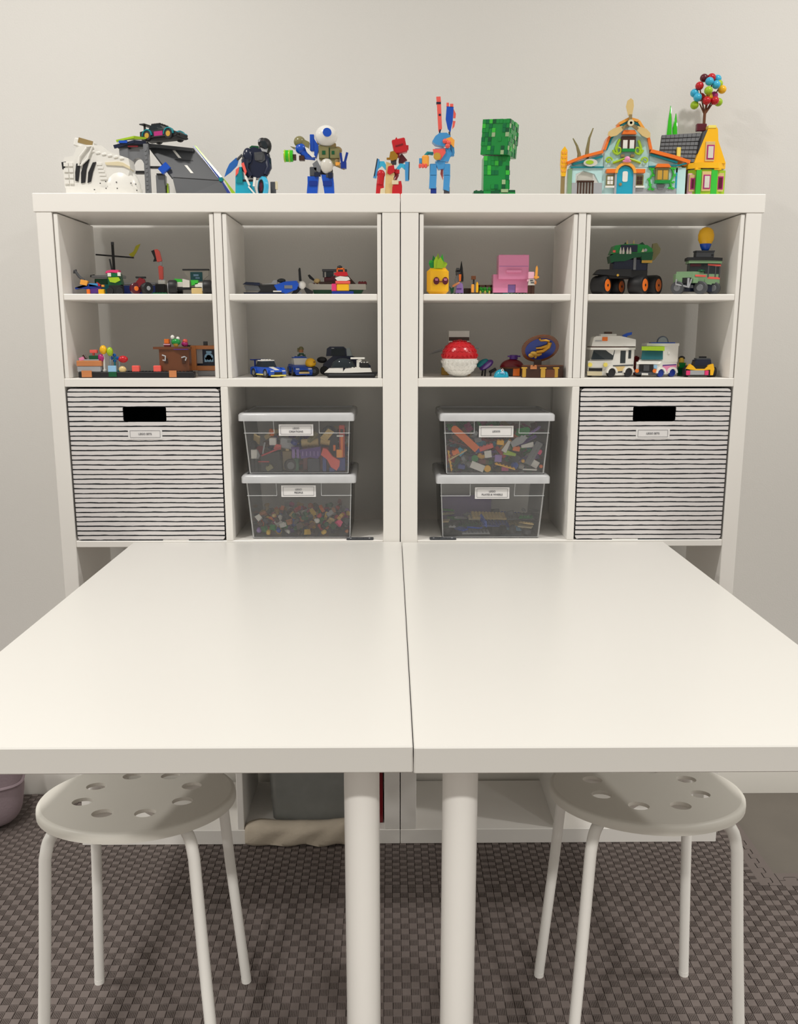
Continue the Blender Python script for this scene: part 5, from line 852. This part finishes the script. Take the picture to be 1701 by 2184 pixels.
t.p('body', 'black', pr([(1125,480),(1150,440),(1380,440),(1395,480),(1380,g-12),(1130,g-12)], -40, 110)); t.p('yellow_nose', 'yellow', pr([(1118,470),(1150,420),(1180,440),(1210,470),(1300,470),(1345,430),(1385,418),(1400,470),(1390,g-20),(1362,g-20),(1358,478),(1300,486),(1210,486),(1150,478)], -50, 0)); t.p('cockpit', 'navy', pr([(1200,440),(1215,380),(1370,375),(1385,440)], -10, 90)); t.p('cockpit_top', 'dgrey', bx(1225,1370,362,378,0,80)); t.p('front_plate', 'lgrey', bx(1150,1298,486,532,-56,-40)); t.p('spoiler', 'black', bx(1280,1350,345,362,60,90))
for x in (1130, 1320): t.p('lamp', 'hotpink', bx(x-18,x+20,488,534,-58,-40))
for x, y in ((1140,50), (1410,20), (1400,90)): t.p('wheel', 'black', wheel((x,y,g-52), 52, 50, 'x'))

# ================================================================== clear bins and what lies in them
def clear_bin(crop, cx, zs, z_top, z_lidb, z_bot, x0, x1, xb0, xb1, label, lines, lab_x, lab_z, Y=0.018):
    """measured off the enlarged view: lid top, lid bottom, bin bottom; width at the rim and at the base"""
    t = Toy('clear_bin', label, 'storage bin', crop, cx, Y, zs, 'clear plastic bins'); g = t.g; k = t.k
    D = 0.195/k; w = 7
    def ring(z, a, b, d0, d1, r): return [(p[0], p[1], z) for p in rrect(a, b, d0, d1, r, 4)]
    A = ring(z_lidb, x0, x1, 0, D, 26); B = ring(g-8, xb0, xb1, 10, D-14, 30); C = ring(g, xb0+14, xb1-14, 24, D-28, 22)
    n = len(A); A2 = ring(z_lidb, x0+w, x1-w, w, D-w, 22); B2 = ring(g-8-w, xb0+w, xb1-w, 10+w, D-14-w, 26)
    V = A+B+C+A2+B2; f = []
    def strip(o1, o2, rev=False):
        for i in range(n):
            q = (o1+i, o1+(i+1)%n, o2+(i+1)%n, o2+i); f.append(tuple(reversed(q)) if rev else q)
    strip(0, n, True); strip(n, 2*n, True); strip(3*n, 4*n); strip(0, 3*n)
    f.append(tuple(range(2*n, 3*n))); f.append(tuple(range(4*n, 5*n)))
    b_ = t.p('tub', 'clear_bin', (V, [tuple(reversed(q)) for q in f]), ang=50)
    def at_(u, z): s = (z-z_lidb)/(g-8-z_lidb); a = x0+(xb0-x0)*s; b = x1+(xb1-x1)*s; return a+(b-a)*u, 10*s
    zz = z_lidb+(g-z_lidb)*.235
    for u0, u1 in ((0.0, .285), (.71, 1.0)):
        xa, ya = at_(u0, zz); xb, yb = at_(u1, zz); xc, yc = at_(u1 if u0 == 0 else u0, z_lidb+4); xd, yd = at_(u1 if u0 == 0 else u0, zz)
        t.p('moulded_rib', 'bin_edge', tu([(xa,ya-5,zz),(xb,yb-5,zz)], 4, 6), tu([(xc,yc-5,z_lidb+4),(xd,yd-5,zz)], 4, 6), par=b_)
    t.p('corner_edge', 'bin_edge', tu([(x0+10,4,z_lidb),(xb0+10,14,g-12)], 5, 6), tu([(x1-10,4,z_lidb),(xb1-10,14,g-12)], 5, 6), tu([(xb0+12,14,g-12),(xb1-12,14,g-12)], 5, 6), par=b_)
    e = 42
    L = [ring(z_lidb+6, x0-e, x1+e, -e, D+e, 40), ring(z_top+22, x0-e, x1+e, -e, D+e, 44), ring(z_top+6, x0-e+14, x1+e-14, -e+14, D+e-14, 40), ring(z_top, x0-e+34, x1+e-34, -e+34, D+e-34, 36), ring(z_top, x0+10, x1-10, 10, D-10, 24), ring(z_top+16, x0+16, x1-16, 16, D-16, 22)]
    I = [ring(z_lidb+6, x0-e+7, x1+e-7, -e+7, D+e-7, 36), ring(z_top+24, x0-e+8, x1+e-8, -e+8, D+e-8, 38), ring(z_top+9, x0-e+36, x1+e-36, -e+36, D+e-36, 32), ring(z_top+22, x0+14, x1-14, 14, D-14, 22)]
    V = [p for q in L+I for p in q]; f = []; m = len(L)
    for j in range(m-1): strip(j*n, (j+1)*n)
    f.append(tuple(range((m-1)*n, m*n)))
    f2 = len(f)
    for j in range(3): strip((m+j)*n, (m+j+1)*n, True)
    strip(0, m*n, True); f.append(tuple(reversed(range((m+3)*n, (m+4)*n))))
    t.p('lid', 'clear_lid', (V, [tuple(reversed(q)) for q in f]), ang=50)
    t.lid = l_ = None
    hw, hh = 182, 60; xx = (lab_x-cx)*k; zl = (g-lab_z)*t.kz; sl = 10*(lab_z-z_lidb)/(g-z_lidb)
    label_card(t.o, xx, (sl-10)*k, zl, 2*hw*k, 2*hh*t.kz, lines, 0.0058)
    t.D = D; t.box = (x0, x1, xb0, xb1, z_lidb, g); return t
b2 = clear_bin('G1', 745, ZS2, 822, 900, 1455, 190, 1308, 240, 1290, 'lower left clear bin labelled people, filled with tiny toy pieces', ['LEGO', 'PEOPLE'], 745, 994)
top2 = b2.zs+(b2.g-822)*b2.kz
b1 = clear_bin('G1', 720, top2+.0003, 162, 240, 815, 155, 1290, 205, 1270, 'upper left clear bin labelled creations, packed with toy models', ['LEGO', 'CREATIONS'], 717, 342)
b4 = clear_bin('G2', 840, ZS2, 824, 905, 1452, 285, 1398, 310, 1350, 'lower right clear bin labelled plates and wheels', ['LEGO', 'PLATES & WHEELS'], 835, 1014)
top4 = b4.zs+(b4.g-824)*b4.kz
b3 = clear_bin('G2', 885, top4+.0003, 165, 240, 815, 322, 1452, 352, 1405, 'upper right clear bin full of loose coloured bricks', ['LEGOS'], 878, 357)

# ---- loose pieces
CW = dict(white='white', cream='cream', black='black', dgrey='dark grey', grey='grey', lgrey='light grey', red='red', dred='dark red', coral='coral', orange='orange', lorange='light orange', yellow='yellow',
 lyellow='pale yellow', lime='lime', green='green', dgreen='dark green', bgreen='bright green', olive='olive', sand='sand green', blue='blue', dblue='dark blue', navy='navy', mblue='sky blue', azure='azure', lblue='pale blue', teal='teal',
 turq='turquoise', purple='purple', lav='lavender', magenta='magenta', pink='pink', lpink='pale pink', hotpink='hot pink', brown='brown', dbrown='dark brown', tan='tan', dtan='dark tan', nougat='nougat', gold='gold', skin='yellow', silver='silver', maroon='maroon')
U = 0.008
def brick(nx, ny, h, st=True):
    a, b = nx*U-.0002, ny*U-.0002; q = bx(-a/2, a/2, -h/2, h/2, -b/2, b/2, .0003)
    return (J(q, studs(-a/2, a/2, -b/2, b/2, h/2, U, 1, .0024, .0018)) if st else q), (a/2, b/2, h/2+(.0018 if st else 0)), 'brick' if h > .005 else ('plate' if st else 'tile')
KIND = dict(b22=brick(2,2,.0096), b24=brick(4,2,.0096), b12=brick(2,1,.0096), b14=brick(4,1,.0096), p24=brick(4,2,.0032), p16=brick(6,1,.0032), p26=brick(6,2,.0032), t14=brick(4,1,.0032,False), t24=brick(4,2,.0032,False), t22=brick(2,2,.0032,False))
KIND['slope'] = (pr([(-.012,-.0048),(.012,-.0048),(.012,.0048),(.006,.0048),(-.012,-.003)], -.008, .008), (.012,.008,.0048), 'slope')
KIND['wedge'] = (pr([(-.014,-.006),(.014,-.003),(.014,.003),(-.014,.006)], -.0032, .0032), (.014,.0032,.006), 'wedge')
KIND['round'] = (J(cy((0,0,0), .0039, .006, 'z', 14), cy((0,0,.0038), .0024, .0018, 'z', 10)), (.0039,.0039,.0048), 'round stud')
KIND['disc'] = (J(lathe((0,0,0), [(.0055,-.0042),(.0076,-.0042),(.0078,-.0034),(.0078,.0034),(.0076,.0042),(.0055,.0042)], 'z', 18)), (.0078,.0078,.0042), 'round brick')
KIND['arch'] = (pr([(-.016,.006)]+[(-.016,-.006),(-.009,-.006)]+[(-.009*math.cos(R(a)), -.006+.007*math.sin(R(a))) for a in range(15,166,15)]+[(.009,-.006),(.016,-.006),(.016,.006)], -.004, .004), (.016,.004,.006), 'arch')
KIND['tyre'] = (lathe((0,0,0), [(.005,-.005),(.0095,-.005),(.0105,-.0035),(.0105,.0035),(.0095,.005),(.005,.005)], 'z', 20), (.0105,.0105,.005), 'rubber ring')
KIND['head'] = (J(lathe((0,0,0), [(.0038,-.0048),(.0050,-.0036),(.0050,.0036),(.0038,.0046),(.0024,.0046),(.0024,.0062)], 'z', 14)), (.0050,.0050,.0062), 'figure head')
KIND['torso'] = (pr([(-.0078,-.006),(.0078,-.006),(.0056,.006),(-.0056,.006)], -.0038, .0038), (.0078,.0038,.006), 'figure torso')
KIND['legs'] = (J(bx(-.0078,-.0003,-.006,.0045,-.0038,.0038,.0005), bx(.0003,.0078,-.006,.0045,-.0038,.0038,.0005), bx(-.0078,.0078,.0046,.0075,-.003,.003,.0005)), (.0078,.0038,.0075), 'figure legs')
KIND['hair'] = (J(el((0,0,0), (.0062,.0062,.0050), 12, 8), el((.003,-.002,.002), (.004,.004,.0035), 10, 6)), (.0072,.0062,.0056), 'figure hairpiece')
KIND['cap'] = (J(dm((0,0,-.003), (.0060,.0060,.0060), 1), bx(-.004,.004,-.0034,-.0024,-.0105,-.004,.0003)), (.0060,.0105,.0034), 'figure cap')
KM = {}; ALL = []
def axes(M): return [M.col[i] for i in range(3)]
def hit(a, b):
    c1, h1, A = a; c2, h2, B_ = b; d = c2-c1
    r = (h1[0]**2+h1[1]**2+h1[2]**2)**.5+(h2[0]**2+h2[1]**2+h2[2]**2)**.5
    if d.length > r: return False
    L = A+B_+[p.cross(q) for p in A for q in B_]
    for x in L:
        n = x.length
        if n < 1e-6: continue
        x = x/n
        if abs(d.dot(x)) > sum(h1[i]*abs(A[i].dot(x)) for i in range(3))+sum(h2[i]*abs(B_[i].dot(x)) for i in range(3)): return False
    return True
def inner(b):
    """inside of a clear bin, in metres at the base and just under the lid"""
    x0, x1, xb0, xb1, zl, g = b.box; k = b.k; o = b.o.location; m = .0024
    f = lambda x: o.x+(x-b.cx)*k
    return (f(xb0)+m, f(xb1)-m, f(x0)+m, f(x1)-m, o.y+17*k+.0006, o.y+(b.D-21)*k-.0006, o.z+15*b.kz+.0005, o.z+(g-zl)*b.kz)
class Bin:
    def __init__(s, b, where, group): s.r = inner(b); s.done = []; s.where = where; s.group = group; s.b = b
    def fits(s, c, h, A):
        xb0, xb1, xt0, xt1, y0, y1, z0, z1 = s.r
        e = [sum(h[i]*abs(A[i][j]) for i in range(3)) for j in range(3)]
        if c.z-e[2] < z0 or c.z+e[2] > z1-.002 or c.y-e[1] < y0 or c.y+e[1] > y1 or c.x-e[0] < xb0 or c.x+e[0] > xb1: return False
        for sx in (xb0, xb1):
            for sy in (y0, y1):
                if abs(c.x-sx)-e[0] < .003 and abs(c.y-sy)-e[1] < .003: return False
        return not any(hit((c, h, A), q) for q in s.done)
    def put(s, kind, col, c, M, label=None, h=None):
        sh, hh, word = KIND[kind]; key = (kind, col)
        if key not in KM: KM[key] = mesh('loose_'+word.replace(' ', '_'), sh, col)
        o = bpy.data.objects.new('figurine_piece' if 'figure' in word else 'loose_'+word.replace(' ', '_'), KM[key]); COL.objects.link(o); o.location = c; o.rotation_euler = M.to_euler()
        r = s.r; u = (c[0]-r[0])/(r[1]-r[0]); v = (c[1]-r[4])/(r[5]-r[4]); w = (c[2]-r[6])/(r[7]-r[6]); q = int(min(4.99, max(0, u*5)))
        pos = ('far left', 'left', 'middle', 'right', 'far right')[q]; dep = 'front' if v < .34 else ('centre' if v < .67 else 'back'); hi = 'lowest' if w < .1 else ('low' if w < .25 else ('mid-height' if w < .5 else 'topmost'))
        tag(o, label or 'loose %s %s, %s at the %s, %s in the %s' % (CW[col], word, hi, dep, pos, s.where), 'toy piece', s.group); ALL.append(o); s.done.append((Vector(c), hh, axes(M))); return o
    def rain(s, n, kinds, cols, rng, top, tilt=40, tries=5, front=0.5):
        xb0, xb1, xt0, xt1, y0, y1, z0, z1 = s.r
        for _ in range(n):
            k = rng.choice(kinds); col = rng.choice(cols); h = KIND[k][1]; best = None
            for _t in range(tries):
                M = Euler((R(rng.uniform(-tilt,tilt))+(PI/2 if rng.random() < .25 else 0), R(rng.uniform(-tilt,tilt)), rng.uniform(0,2*PI))).to_matrix(); A = axes(M)
                yy = y0+(y1-y0)*rng.random()**(1.7 if rng.random() < front else 1)
                x, y = rng.uniform(xb0, xb1), yy
                e = [sum(h[i]*abs(A[i][j]) for i in range(3)) for j in range(3)]
                x = min(max(x, xb0+e[0]+.0002), xb1-e[0]-.0002); y = min(max(y, y0+e[1]+.0002), y1-e[1]-.0002)
                z = z0+top-e[2]; last = None
                while z >= z0+e[2]-.0005:
                    zz = max(z, z0+e[2]+.0002)
                    if s.fits(Vector((x,y,zz)), h, A): last = zz
                    else: break
                    z -= .0016
                if last is not None and (best is None or last < best[0]): best = (last, x, y, M)
            if best: s.put(k, col, Vector((best[1], best[2], best[0])), best[3])
rng = random.Random(11)
def spot(b, x, z, y): return Vector((b.o.location.x+(x-b.cx)*b.k, b.o.location.y+y*b.k, b.o.location.z+(b.g-z)*b.kz))
def face(a=0, t=90, r=0): return (Euler((0,0,0)).to_matrix() @ Euler((0,R(a),0)).to_matrix() @ Euler((R(t),0,0)).to_matrix() @ Euler((0,0,R(r))).to_matrix())
BN = Bin(b3, 'upper right bin', 'loose bricks in the upper right bin')
# the pieces that lean against its front
KIND['long'] = (pr(arc(-.034,0,.0078,90,270,8)+[(.034,-.0078),(.034,.0078)], -.0035, .0035), (.0418,.0035,.0078), 'long curved panel')
KIND['saw'] = (pr([(-.020,-.008),(.004,-.009),(.020,-.002),(.016,.002),(.018,.006),(.012,.005),(.010,.009),(.003,.006),(-.002,.009),(-.020,.004)], -.0025, .0025), (.020,.0025,.009), 'jagged panel')
KIND['longplate'] = brick(7,2,.0032)
for kind, col, x, z, a, t, lab in (('long', 'orange', 565, 445, 42, 0, 'long orange curved panel leaning inside the upper right bin'), ('b14', 'coral', 785, 535, -18, 0, None), ('longplate', 'grey', 1290, 595, -62, 90, 'long grey plate leaning at the right of the upper right bin'), ('saw', 'lgrey', 1130, 455, -25, 0, 'light grey jagged panel in the upper right bin'),
    ('wedge', 'white', 1000, 520, -62, 0, None), ('wedge', 'white', 1225, 515, 170, 0, None), ('t24', 'white', 690, 755, 22, 90, None), ('t14', 'white', 1250, 765, 3, 0, None), ('p16', 'yellow', 985, 732, 16, 0, None), ('t22', 'lav', 910, 645, 4, 90, None), ('t22', 'white', 800, 600, -8, 90, None), ('disc', 'yellow', 800, 780, 0, 90, None), ('b22', 'yellow', 930, 480, 5, 0, None),
    ('round', 'yellow', 1185, 682, 0, 90, None), ('b12', 'orange', 455, 580, -24, 0, None), ('p16', 'tan', 480, 615, -30, 0, None), ('disc', 'green', 665, 655, 0, 70, None), ('b12', 'magenta', 990, 790, 0, 0, None), ('round', 'orange', 1385, 735, 0, 90, None), ('b12', 'orange', 1105, 548, 10, 0, None), ('t22', 'white', 1315, 715, 30, 90, None), ('b12', 'hotpink', 1375, 580, 30, 0, None), ('p16', 'yellow', 360, 690, 80, 0, None), ('wedge', 'lime', 1040, 600, 14, 0, None), ('b12', 'dred', 745, 690, 0, 0, None), ('b22', 'dblue', 520, 735, 10, 0, None), ('b12', 'yellow', 735, 640, 30, 0, None), ('b12', 'blue', 725, 580, 0, 0, None)):
    M = face(a, t); A = axes(M); h = KIND[kind][1]; c = spot(b3, x, z, 0); e = sum(h[i]*abs(A[i][1]) for i in range(3)); ez = sum(h[i]*abs(A[i][2]) for i in range(3)); ex = sum(h[i]*abs(A[i][0]) for i in range(3))
    c.z = max(c.z, BN.r[6]+ez+.0002); c.x = min(max(c.x, BN.r[0]+ex+.0003), BN.r[1]-ex-.0003)
    c.y = BN.r[4]+e+.0008
    for _ in range(60):
        if BN.fits(c, h, A): BN.put(kind, col, c, M, lab); break
        c.y += .001
BR = ['b22','b24','b12','b14','p24','p16','slope','slope','wedge','disc','arch','t24','p26','t14']
RB = ['green','dgreen','bgreen','blue','dblue','purple','lav','magenta','red','dred','orange','yellow','lime','white','lgrey','grey','dgrey','black','brown','tan','teal','azure','olive','navy']
BN.rain(150, BR, RB, rng, 0.112, 50, 5, .5)
BN.rain(20, ['p24','b24','b22'], ['green','dgreen','maroon','magenta'], rng, 0.114, 40, 4, .2)
# figures and small pieces
BP = Bin(b2, 'people bin', 'tiny figure pieces in the people bin')
SM = ['head','torso','legs','hair','cap','b12','round','torso','legs','hair','head']
FC = ['skin','red','hotpink','blue','navy','black','white','lgrey','brown','dbrown','green','dgreen','purple','orange','tan','dgrey','lav','magenta','dred','nougat','gold']
BP.rain(150, SM, FC, rng, 0.055, 60, 3, .55); BP.rain(60, SM, FC+['black','dgreen','dgrey'], rng, 0.066, 60, 3, .1)
# plates and wheels
BQ = Bin(b4, 'plates bin', 'plates and wheels in the lower right bin')
def big(nx, ny, col, lab):
    k = 'big%d_%d' % (nx, ny); KIND[k] = brick(nx, ny, .0032); return k
for nx, ny, col, x, z, y, a, t, lab in ((12,8,'dgreen',520,1400,500,-6,0,'large green studded plate lying at the left of the plates bin'), (8,6,'dblue',900,1400,250,2,3,'blue studded plate at the front of the plates bin'), (10,6,'tan',850,1300,420,2,6,'tan studded plate resting on the blue plate'), (6,6,'tan',1180,1270,520,4,10,'small tan plate tilted at the right of the plates bin'), (8,4,'cream',780,1245,500,2,3,'cream plate on top of the plates pile'), (8,4,'lgrey',680,1440,150,0,1,'light grey plate at the bottom of the plates bin'), (6,4,'lblue',1080,1380,300,5,2,'pale blue plate beside the dark blue plate'), (10,8,'grey',1150,1440,560,0,1,'grey plate at the bottom right of the plates bin'), (16,8,'purple',590,1190,820,0,84,'large purple plate standing at the back of the plates bin'), (14,10,'dgrey',1090,1200,830,0,84,'large dark grey plate standing at the back of the plates bin')):
    k = big(nx, ny, col, lab); M = (Euler((0,R(a),0)).to_matrix() @ Euler((R(t),0,0)).to_matrix()); A = axes(M); h = KIND[k][1]; c = spot(b4, x, z, y)
    ex, ey, ez = (sum(h[i]*abs(A[i][j]) for i in range(3)) for j in range(3)); r_ = BQ.r
    c.x = min(max(c.x, r_[0]+ex+.0003), r_[1]-ex-.0003); c.y = min(max(c.y, r_[4]+ey+.0003), r_[5]-ey-.0003); c.z = r_[6]+ez+.0002
    for _ in range(80):
        if BQ.fits(c, h, A): BQ.put(k, col, c, M, lab); break
        c.z += .0012
BQ.rain(12, ['tyre'], ['black','dgrey'], rng, 0.062, 12, 5, .4); BQ.rain(16, ['p24','p26','t24','p16'], ['tan','cream','green','grey','lgrey','blue'], rng, 0.062, 12, 5, .4)
# creations
BC = Bin(b1, 'creations bin', 'loose pieces in the creations bin')
def model(name, lab, cx, Yc, base):
    t = Toy(name, lab, 'toy model', 'G1', cx, b1.o.location.y+Yc*b1.k, BC.r[6], 'toy models in the creations bin'); return t
def block(t, x0, x1, z0, z1, y0, y1):
    z1 = t.g; a = Vector((t.o.location.x+((x0+x1)/2-t.cx)*t.k, b1.o.location.y+(y0+y1)/2*b1.k, t.o.location.z+(t.g-(z0+z1)/2)*t.kz)); BC.done.append((a, ((x1-x0)/2*b1.k, (y1-y0)/2*b1.k, (z1-z0)/2*b1.kz), [Vector((1,0,0)),Vector((0,1,0)),Vector((0,0,1))]))
gb = b1.g-18.5
def arcband(x0, z0, pts, w, y0, y1): return J(*[dash(*a, *b, w, y0, y1) for a, b in zip(pts, pts[1:])])
t = model('purple_curved_shell', 'purple curved toy shell above the green buggy', 860, 70, gb); t.p('shell', 'purple', pr([(750,545),(860,530),(975,512),(975,600),(940,640),(860,625),(765,640)], -34, 40)); t.p('ridges', 'lav', *[bx(x,x+10,560,610,-40,-34) for x in range(780,960,40)]); t.p('support', 'navy', bx(830,960,640,t.g,-20,36)); block(t, 750,975,512,gb,30,112)
t = model('coral_slide', 'coral curved toy slide in the creations bin', 1080, 60, gb); t.p('slide', 'coral', pr([(975,600),(1000,530),(1040,540),(1100,620),(1175,665),(1170,720),(1140,768),(1080,730),(1040,650)], -26, 34)); t.p('leg', 'dblue', bx(1060,1120,735,t.g,-20,30), bx(990,1030,610,t.g,0,30)); block(t, 975,1175,530,gb,30,98)
t = model('toy_buggy', 'green toy buggy with a big grey-hubbed tyre in the creations bin', 700, 75, gb); w_ = t.p('wheel', 'black', T(wheel((0,0,0), 66, 60), (650,-10,t.g-68), (0,0,20))); t.p('hub', 'grey', T(cy((0,0,0), 40, 66, 'y'), (646,-14,t.g-68), (0,0,20)), par=w_); t.p('body', 'dgreen', bx(690,740,640,t.g-10,-20,60)); t.p('mast', 'lav', bx(665,700,540,640,0,30), bx(712,745,530,640,0,30)); t.p('arm', 'purple', bx(660,748,520,545,-5,35)); block(t, 590,748,520,gb,35,140)
t = model('toy_white_figure', 'black and white toy figure at the left of the creations bin', 265, 60, gb); t.p('legs', 'black', bx(235,265,640,t.g,-20,20), bx(272,302,640,t.g,-20,20)); t.p('body', 'white', bx(235,300,545,642,-24,24)); t.p('head', 'black', el((262,0,500), (42,34,48)), ang=50); t.p('arm', 'lgrey', tu([(296,0,560),(318,-14,610),(300,-20,640)], 14, 8)); block(t, 220,325,450,gb,30,90)
t = model('toy_black_ship', 'dark toy ship with red trim in the creations bin', 440, 130, gb); t.p('hull', 'black', pr([(340,600),(540,560),(555,t.g),(340,t.g)], -50, 90)); t.p('red_trim', 'red', dash(350,605,550,525,16,-58,-44), bx(300,430,662,674,-56,-46)); t.p('mast', 'lgrey', dash(385,470,360,590,16,-30,-10)); t.p('coral_wing', 'coral', pr([(470,540),(500,490),(555,500),(550,545)], -20, 40)); t.p('helmet', 'white', bx(430,505,425,500,-20,40)); block(t, 335,556,425,gb,75,225)
t = model('toy_grey_box', 'light grey toy box leaning in the middle of the creations bin', 625, 190, gb); t.p('box', 'lgrey', T(bx(545,705,425,535,-40,60), rot=(0,-8,0), about=(625,0,480))); t.p('hatch', 'grey', bx(625,690,440,470,-46,-39)); t.p('prop', 'dtan', bx(565,665,560,t.g,-20,60)); t.p('strut', 'tan', bx(600,640,525,562,-10,30)); block(t, 540,710,410,gb,140,255)
t = model('toy_yellow_log', 'pale yellow toy log lying at the back of the creations bin', 880, 190, gb); t.p('log', 'tan', T(cy((0,0,0), 44, 180, 'x', 14), (860,0,475), (0,4,0))); t.p('log', 'tan', T(cy((0,0,0), 30, 100, 'x', 14), (1020,0,470), (0,-8,0))); t.p('base', 'dred', bx(780,1060,520,t.g,-30,60)); t.p('grain', 'dtan', *[bx(x,x+18,495,503,-46,-40) for x in range(800,940,40)]); block(t, 770,1075,430,gb,140,255)
t = model('toy_orange_tower', 'orange and yellow toy tower at the right of the creations bin', 1170, 130, gb); t.p('post', 'orange', bx(1185,1210,400,630,-10,20), bx(1105,1130,500,560,-10,20)); t.p('crossbar', 'white', bx(1145,1215,395,412,-14,24)); t.p('block', 'lorange', bx(1140,1198,545,630,-30,0)); t.p('foot', 'dblue', bx(1110,1230,632,t.g,-30,40)); block(t, 1100,1232,395,gb,95,175)
t = model('toy_dark_tower', 'dark navy toy tower behind the orange tower in the creations bin', 1090, 330, gb); t.p('tower', 'navy', pr([(990,t.g),(990,340),(1040,300),(1090,292),(1150,340),(1150,t.g)], -40, 60)); t.p('rim', 'dgrey', cy((1065,-44,330), 28, 10, 'y')); t.p('red_tower', 'coral', bx(1170,1228,290,t.g,-30,50)); t.p('window', 'dbrown', bx(1185,1215,330,365,-36,-28)); block(t, 985,1245,255,gb,285,395)
CC = ['dblue','navy','dred','dgreen','black','dgrey','brown','purple','tan','orange','red','white','dtan','olive']
BC.rain(90, ['b22','b24','b14','slope','p24','p26','tyre','b12','disc'], CC, rng, 0.10, 40, 4, .3)

seen = {}
for o in ALL: seen.setdefault(o['label'], []).append(o)
for lab, os_ in seen.items():                                # two of a kind at one spot: tell them apart by height
    if len(os_) == 2:
        os_.sort(key=lambda o: o.location.z)
        for w, o in zip(('lower', 'upper'), os_): o['label'] = lab.replace('loose', w, 1)

# ================================================================== the bottom row and beside the shelves
x0, x1 = cube_x(1)
t = thing('clear_tub', 'large cloudy grey tub in the bottom row behind the left table leg', 'storage bin', ((x0+x1)/2+.0, 0.03, ZB+.0004), 0)
wv = 0.118
def tubring(z, w, d0, d1, r): return [(p[0], p[1], z) for p in rrect(-w, w, d0, d1, r, 4)]
r_ = [tubring(.001, wv-.012, .012, .172, .02), tubring(.24, wv, 0, .185, .024), tubring(.24, wv-.003, .003, .182, .022), tubring(.004, wv-.015, .015, .169, .018)]
n = len(r_[0]); V = [p for q in r_ for p in q]; f = []
for j in range(3):
    for i in range(n): f.append((j*n+i, j*n+(i+1)%n, (j+1)*n+(i+1)%n, (j+1)*n+i))
f.append(tuple(reversed(range(n)))); f.append(tuple(range(3*n,4*n)))
ob('tub', (V, f), 'mist', t, ang=50); ob('lid', pr(rrect(-wv-.006, wv+.006, -.006, .19, .026), .2405, .254, 'z'), 'mist', t); ob('dark_handle', bx(-wv-.004, -wv+.02, .15, .18, -.006, -.0005, .001), 'navy', t)
o = ob('dark_book', bx(x1-.016, x1-.003, ZB+.0004, ZB+.285, .03, .19, .001), 'dred'); tag(o, 'thin dark red book upright beside the cloudy grey tub', 'book')
# cream fleece lying over the front lip of the bottom panel
def fleece():
    nx, ny = 34, 16; V = []; f = []; prof = [(.026,.049),(.012,.052),(.0,.051),(-.009,.046),(-.013,.038),(-.014,.030),(-.014,.020),(-.013,.010),(-.011,.003)]
    xs0, xs1 = solve_x(520, -.02, .03), solve_x(742, -.02, .03); rg = random.Random(4)
    m = len(prof)
    for i in range(nx+1):
        u = i/nx; x = xs0+(xs1-xs0)*u; e = min(1, min(u, 1-u)*7)**.5
        bump = .005*math.sin(u*5.1+.6)+.003*math.sin(u*13)+(.024*max(0, (u-.62)/.38)**1.2)
        for j, (y, z) in enumerate(prof):
            k = 1-abs(j-2.5)/6
            V.append((x, min(y, .026) if y > 0 else y*(.55+.45*e)-.003*math.sin(u*17+j)*e, z*(.82+.18*e)+max(0, bump*k) if j < 6 else z+.002*math.sin(u*21+j)))
    for i in range(nx):
        for j in range(m-1): f.append((i*m+j, i*m+j+1, (i+1)*m+j+1, (i+1)*m+j))
    nv = len(V)
    V2 = [(x, y+.007 if j % m > 3 else y, z-.010 if j % m <= 3 else z) for j, (x, y, z) in enumerate(V)]
    V2 = [(x, (min(y, -.0008) if (j % m) > 4 else y), max(z, (ZB+.0012) if (j % m) <= 4 else .0012)) for j, (x, y, z) in enumerate(V2)]
    f2 = [tuple(reversed([a+nv for a in q])) for q in f]
    rimi = [j for j in range(m)]+[i*m+m-1 for i in range(1, nx+1)]+[nx*m+j for j in range(m-2, -1, -1)]+[i*m for i in range(nx-1, 0, -1)]
    sd = [(rimi[i], rimi[(i+1)%len(rimi)], rimi[(i+1)%len(rimi)]+nv, rimi[i]+nv) for i in range(len(rimi))]
    return (V+V2, f+f2+[tuple(reversed(q)) for q in sd])
tag(ob('fleece_blanket', fleece(), 'fleece', ang=80), 'cream fleece blanket hanging over the lip of the bottom shelf', 'blanket')
mk('mauve', (148,132,138), 0.95, 0.08, 30, 0.6, bscale=200)
def pouf():
    n, m = 40, 18; V = []; f = []
    def sgn(v, e): return math.copysign(abs(v)**e, v)
    for j in range(m+1):
        a = -PI/2+PI*j/m
        for i in range(n):
            b = 2*PI*i/n; V.append((.155*sgn(math.cos(a), .45)*sgn(math.cos(b), .4), .085*sgn(math.cos(a), .45)*sgn(math.sin(b), .4), .12+.1198*sgn(math.sin(a), .5)))
    for j in range(m):
        for i in range(n): f.append((j*n+i, j*n+(i+1)%n, (j+1)*n+(i+1)%n, (j+1)*n+i))
    return (V, f)
o = thing('floor_cushion', 'mauve grey fabric floor cushion left of the shelving units', 'cushion', (-1.10, 0.09, 0.0004), R(20)); ob('cover', pouf(), 'mauve', o, ang=60)
ob('seam_piping', tu([(.157*math.copysign(abs(math.cos(a))**.4, math.cos(a)), .087*math.copysign(abs(math.sin(a))**.4, math.sin(a)), .12) for a in [2*PI*i/48+.001 for i in range(49)]], .004, 6), 'mauve', o)
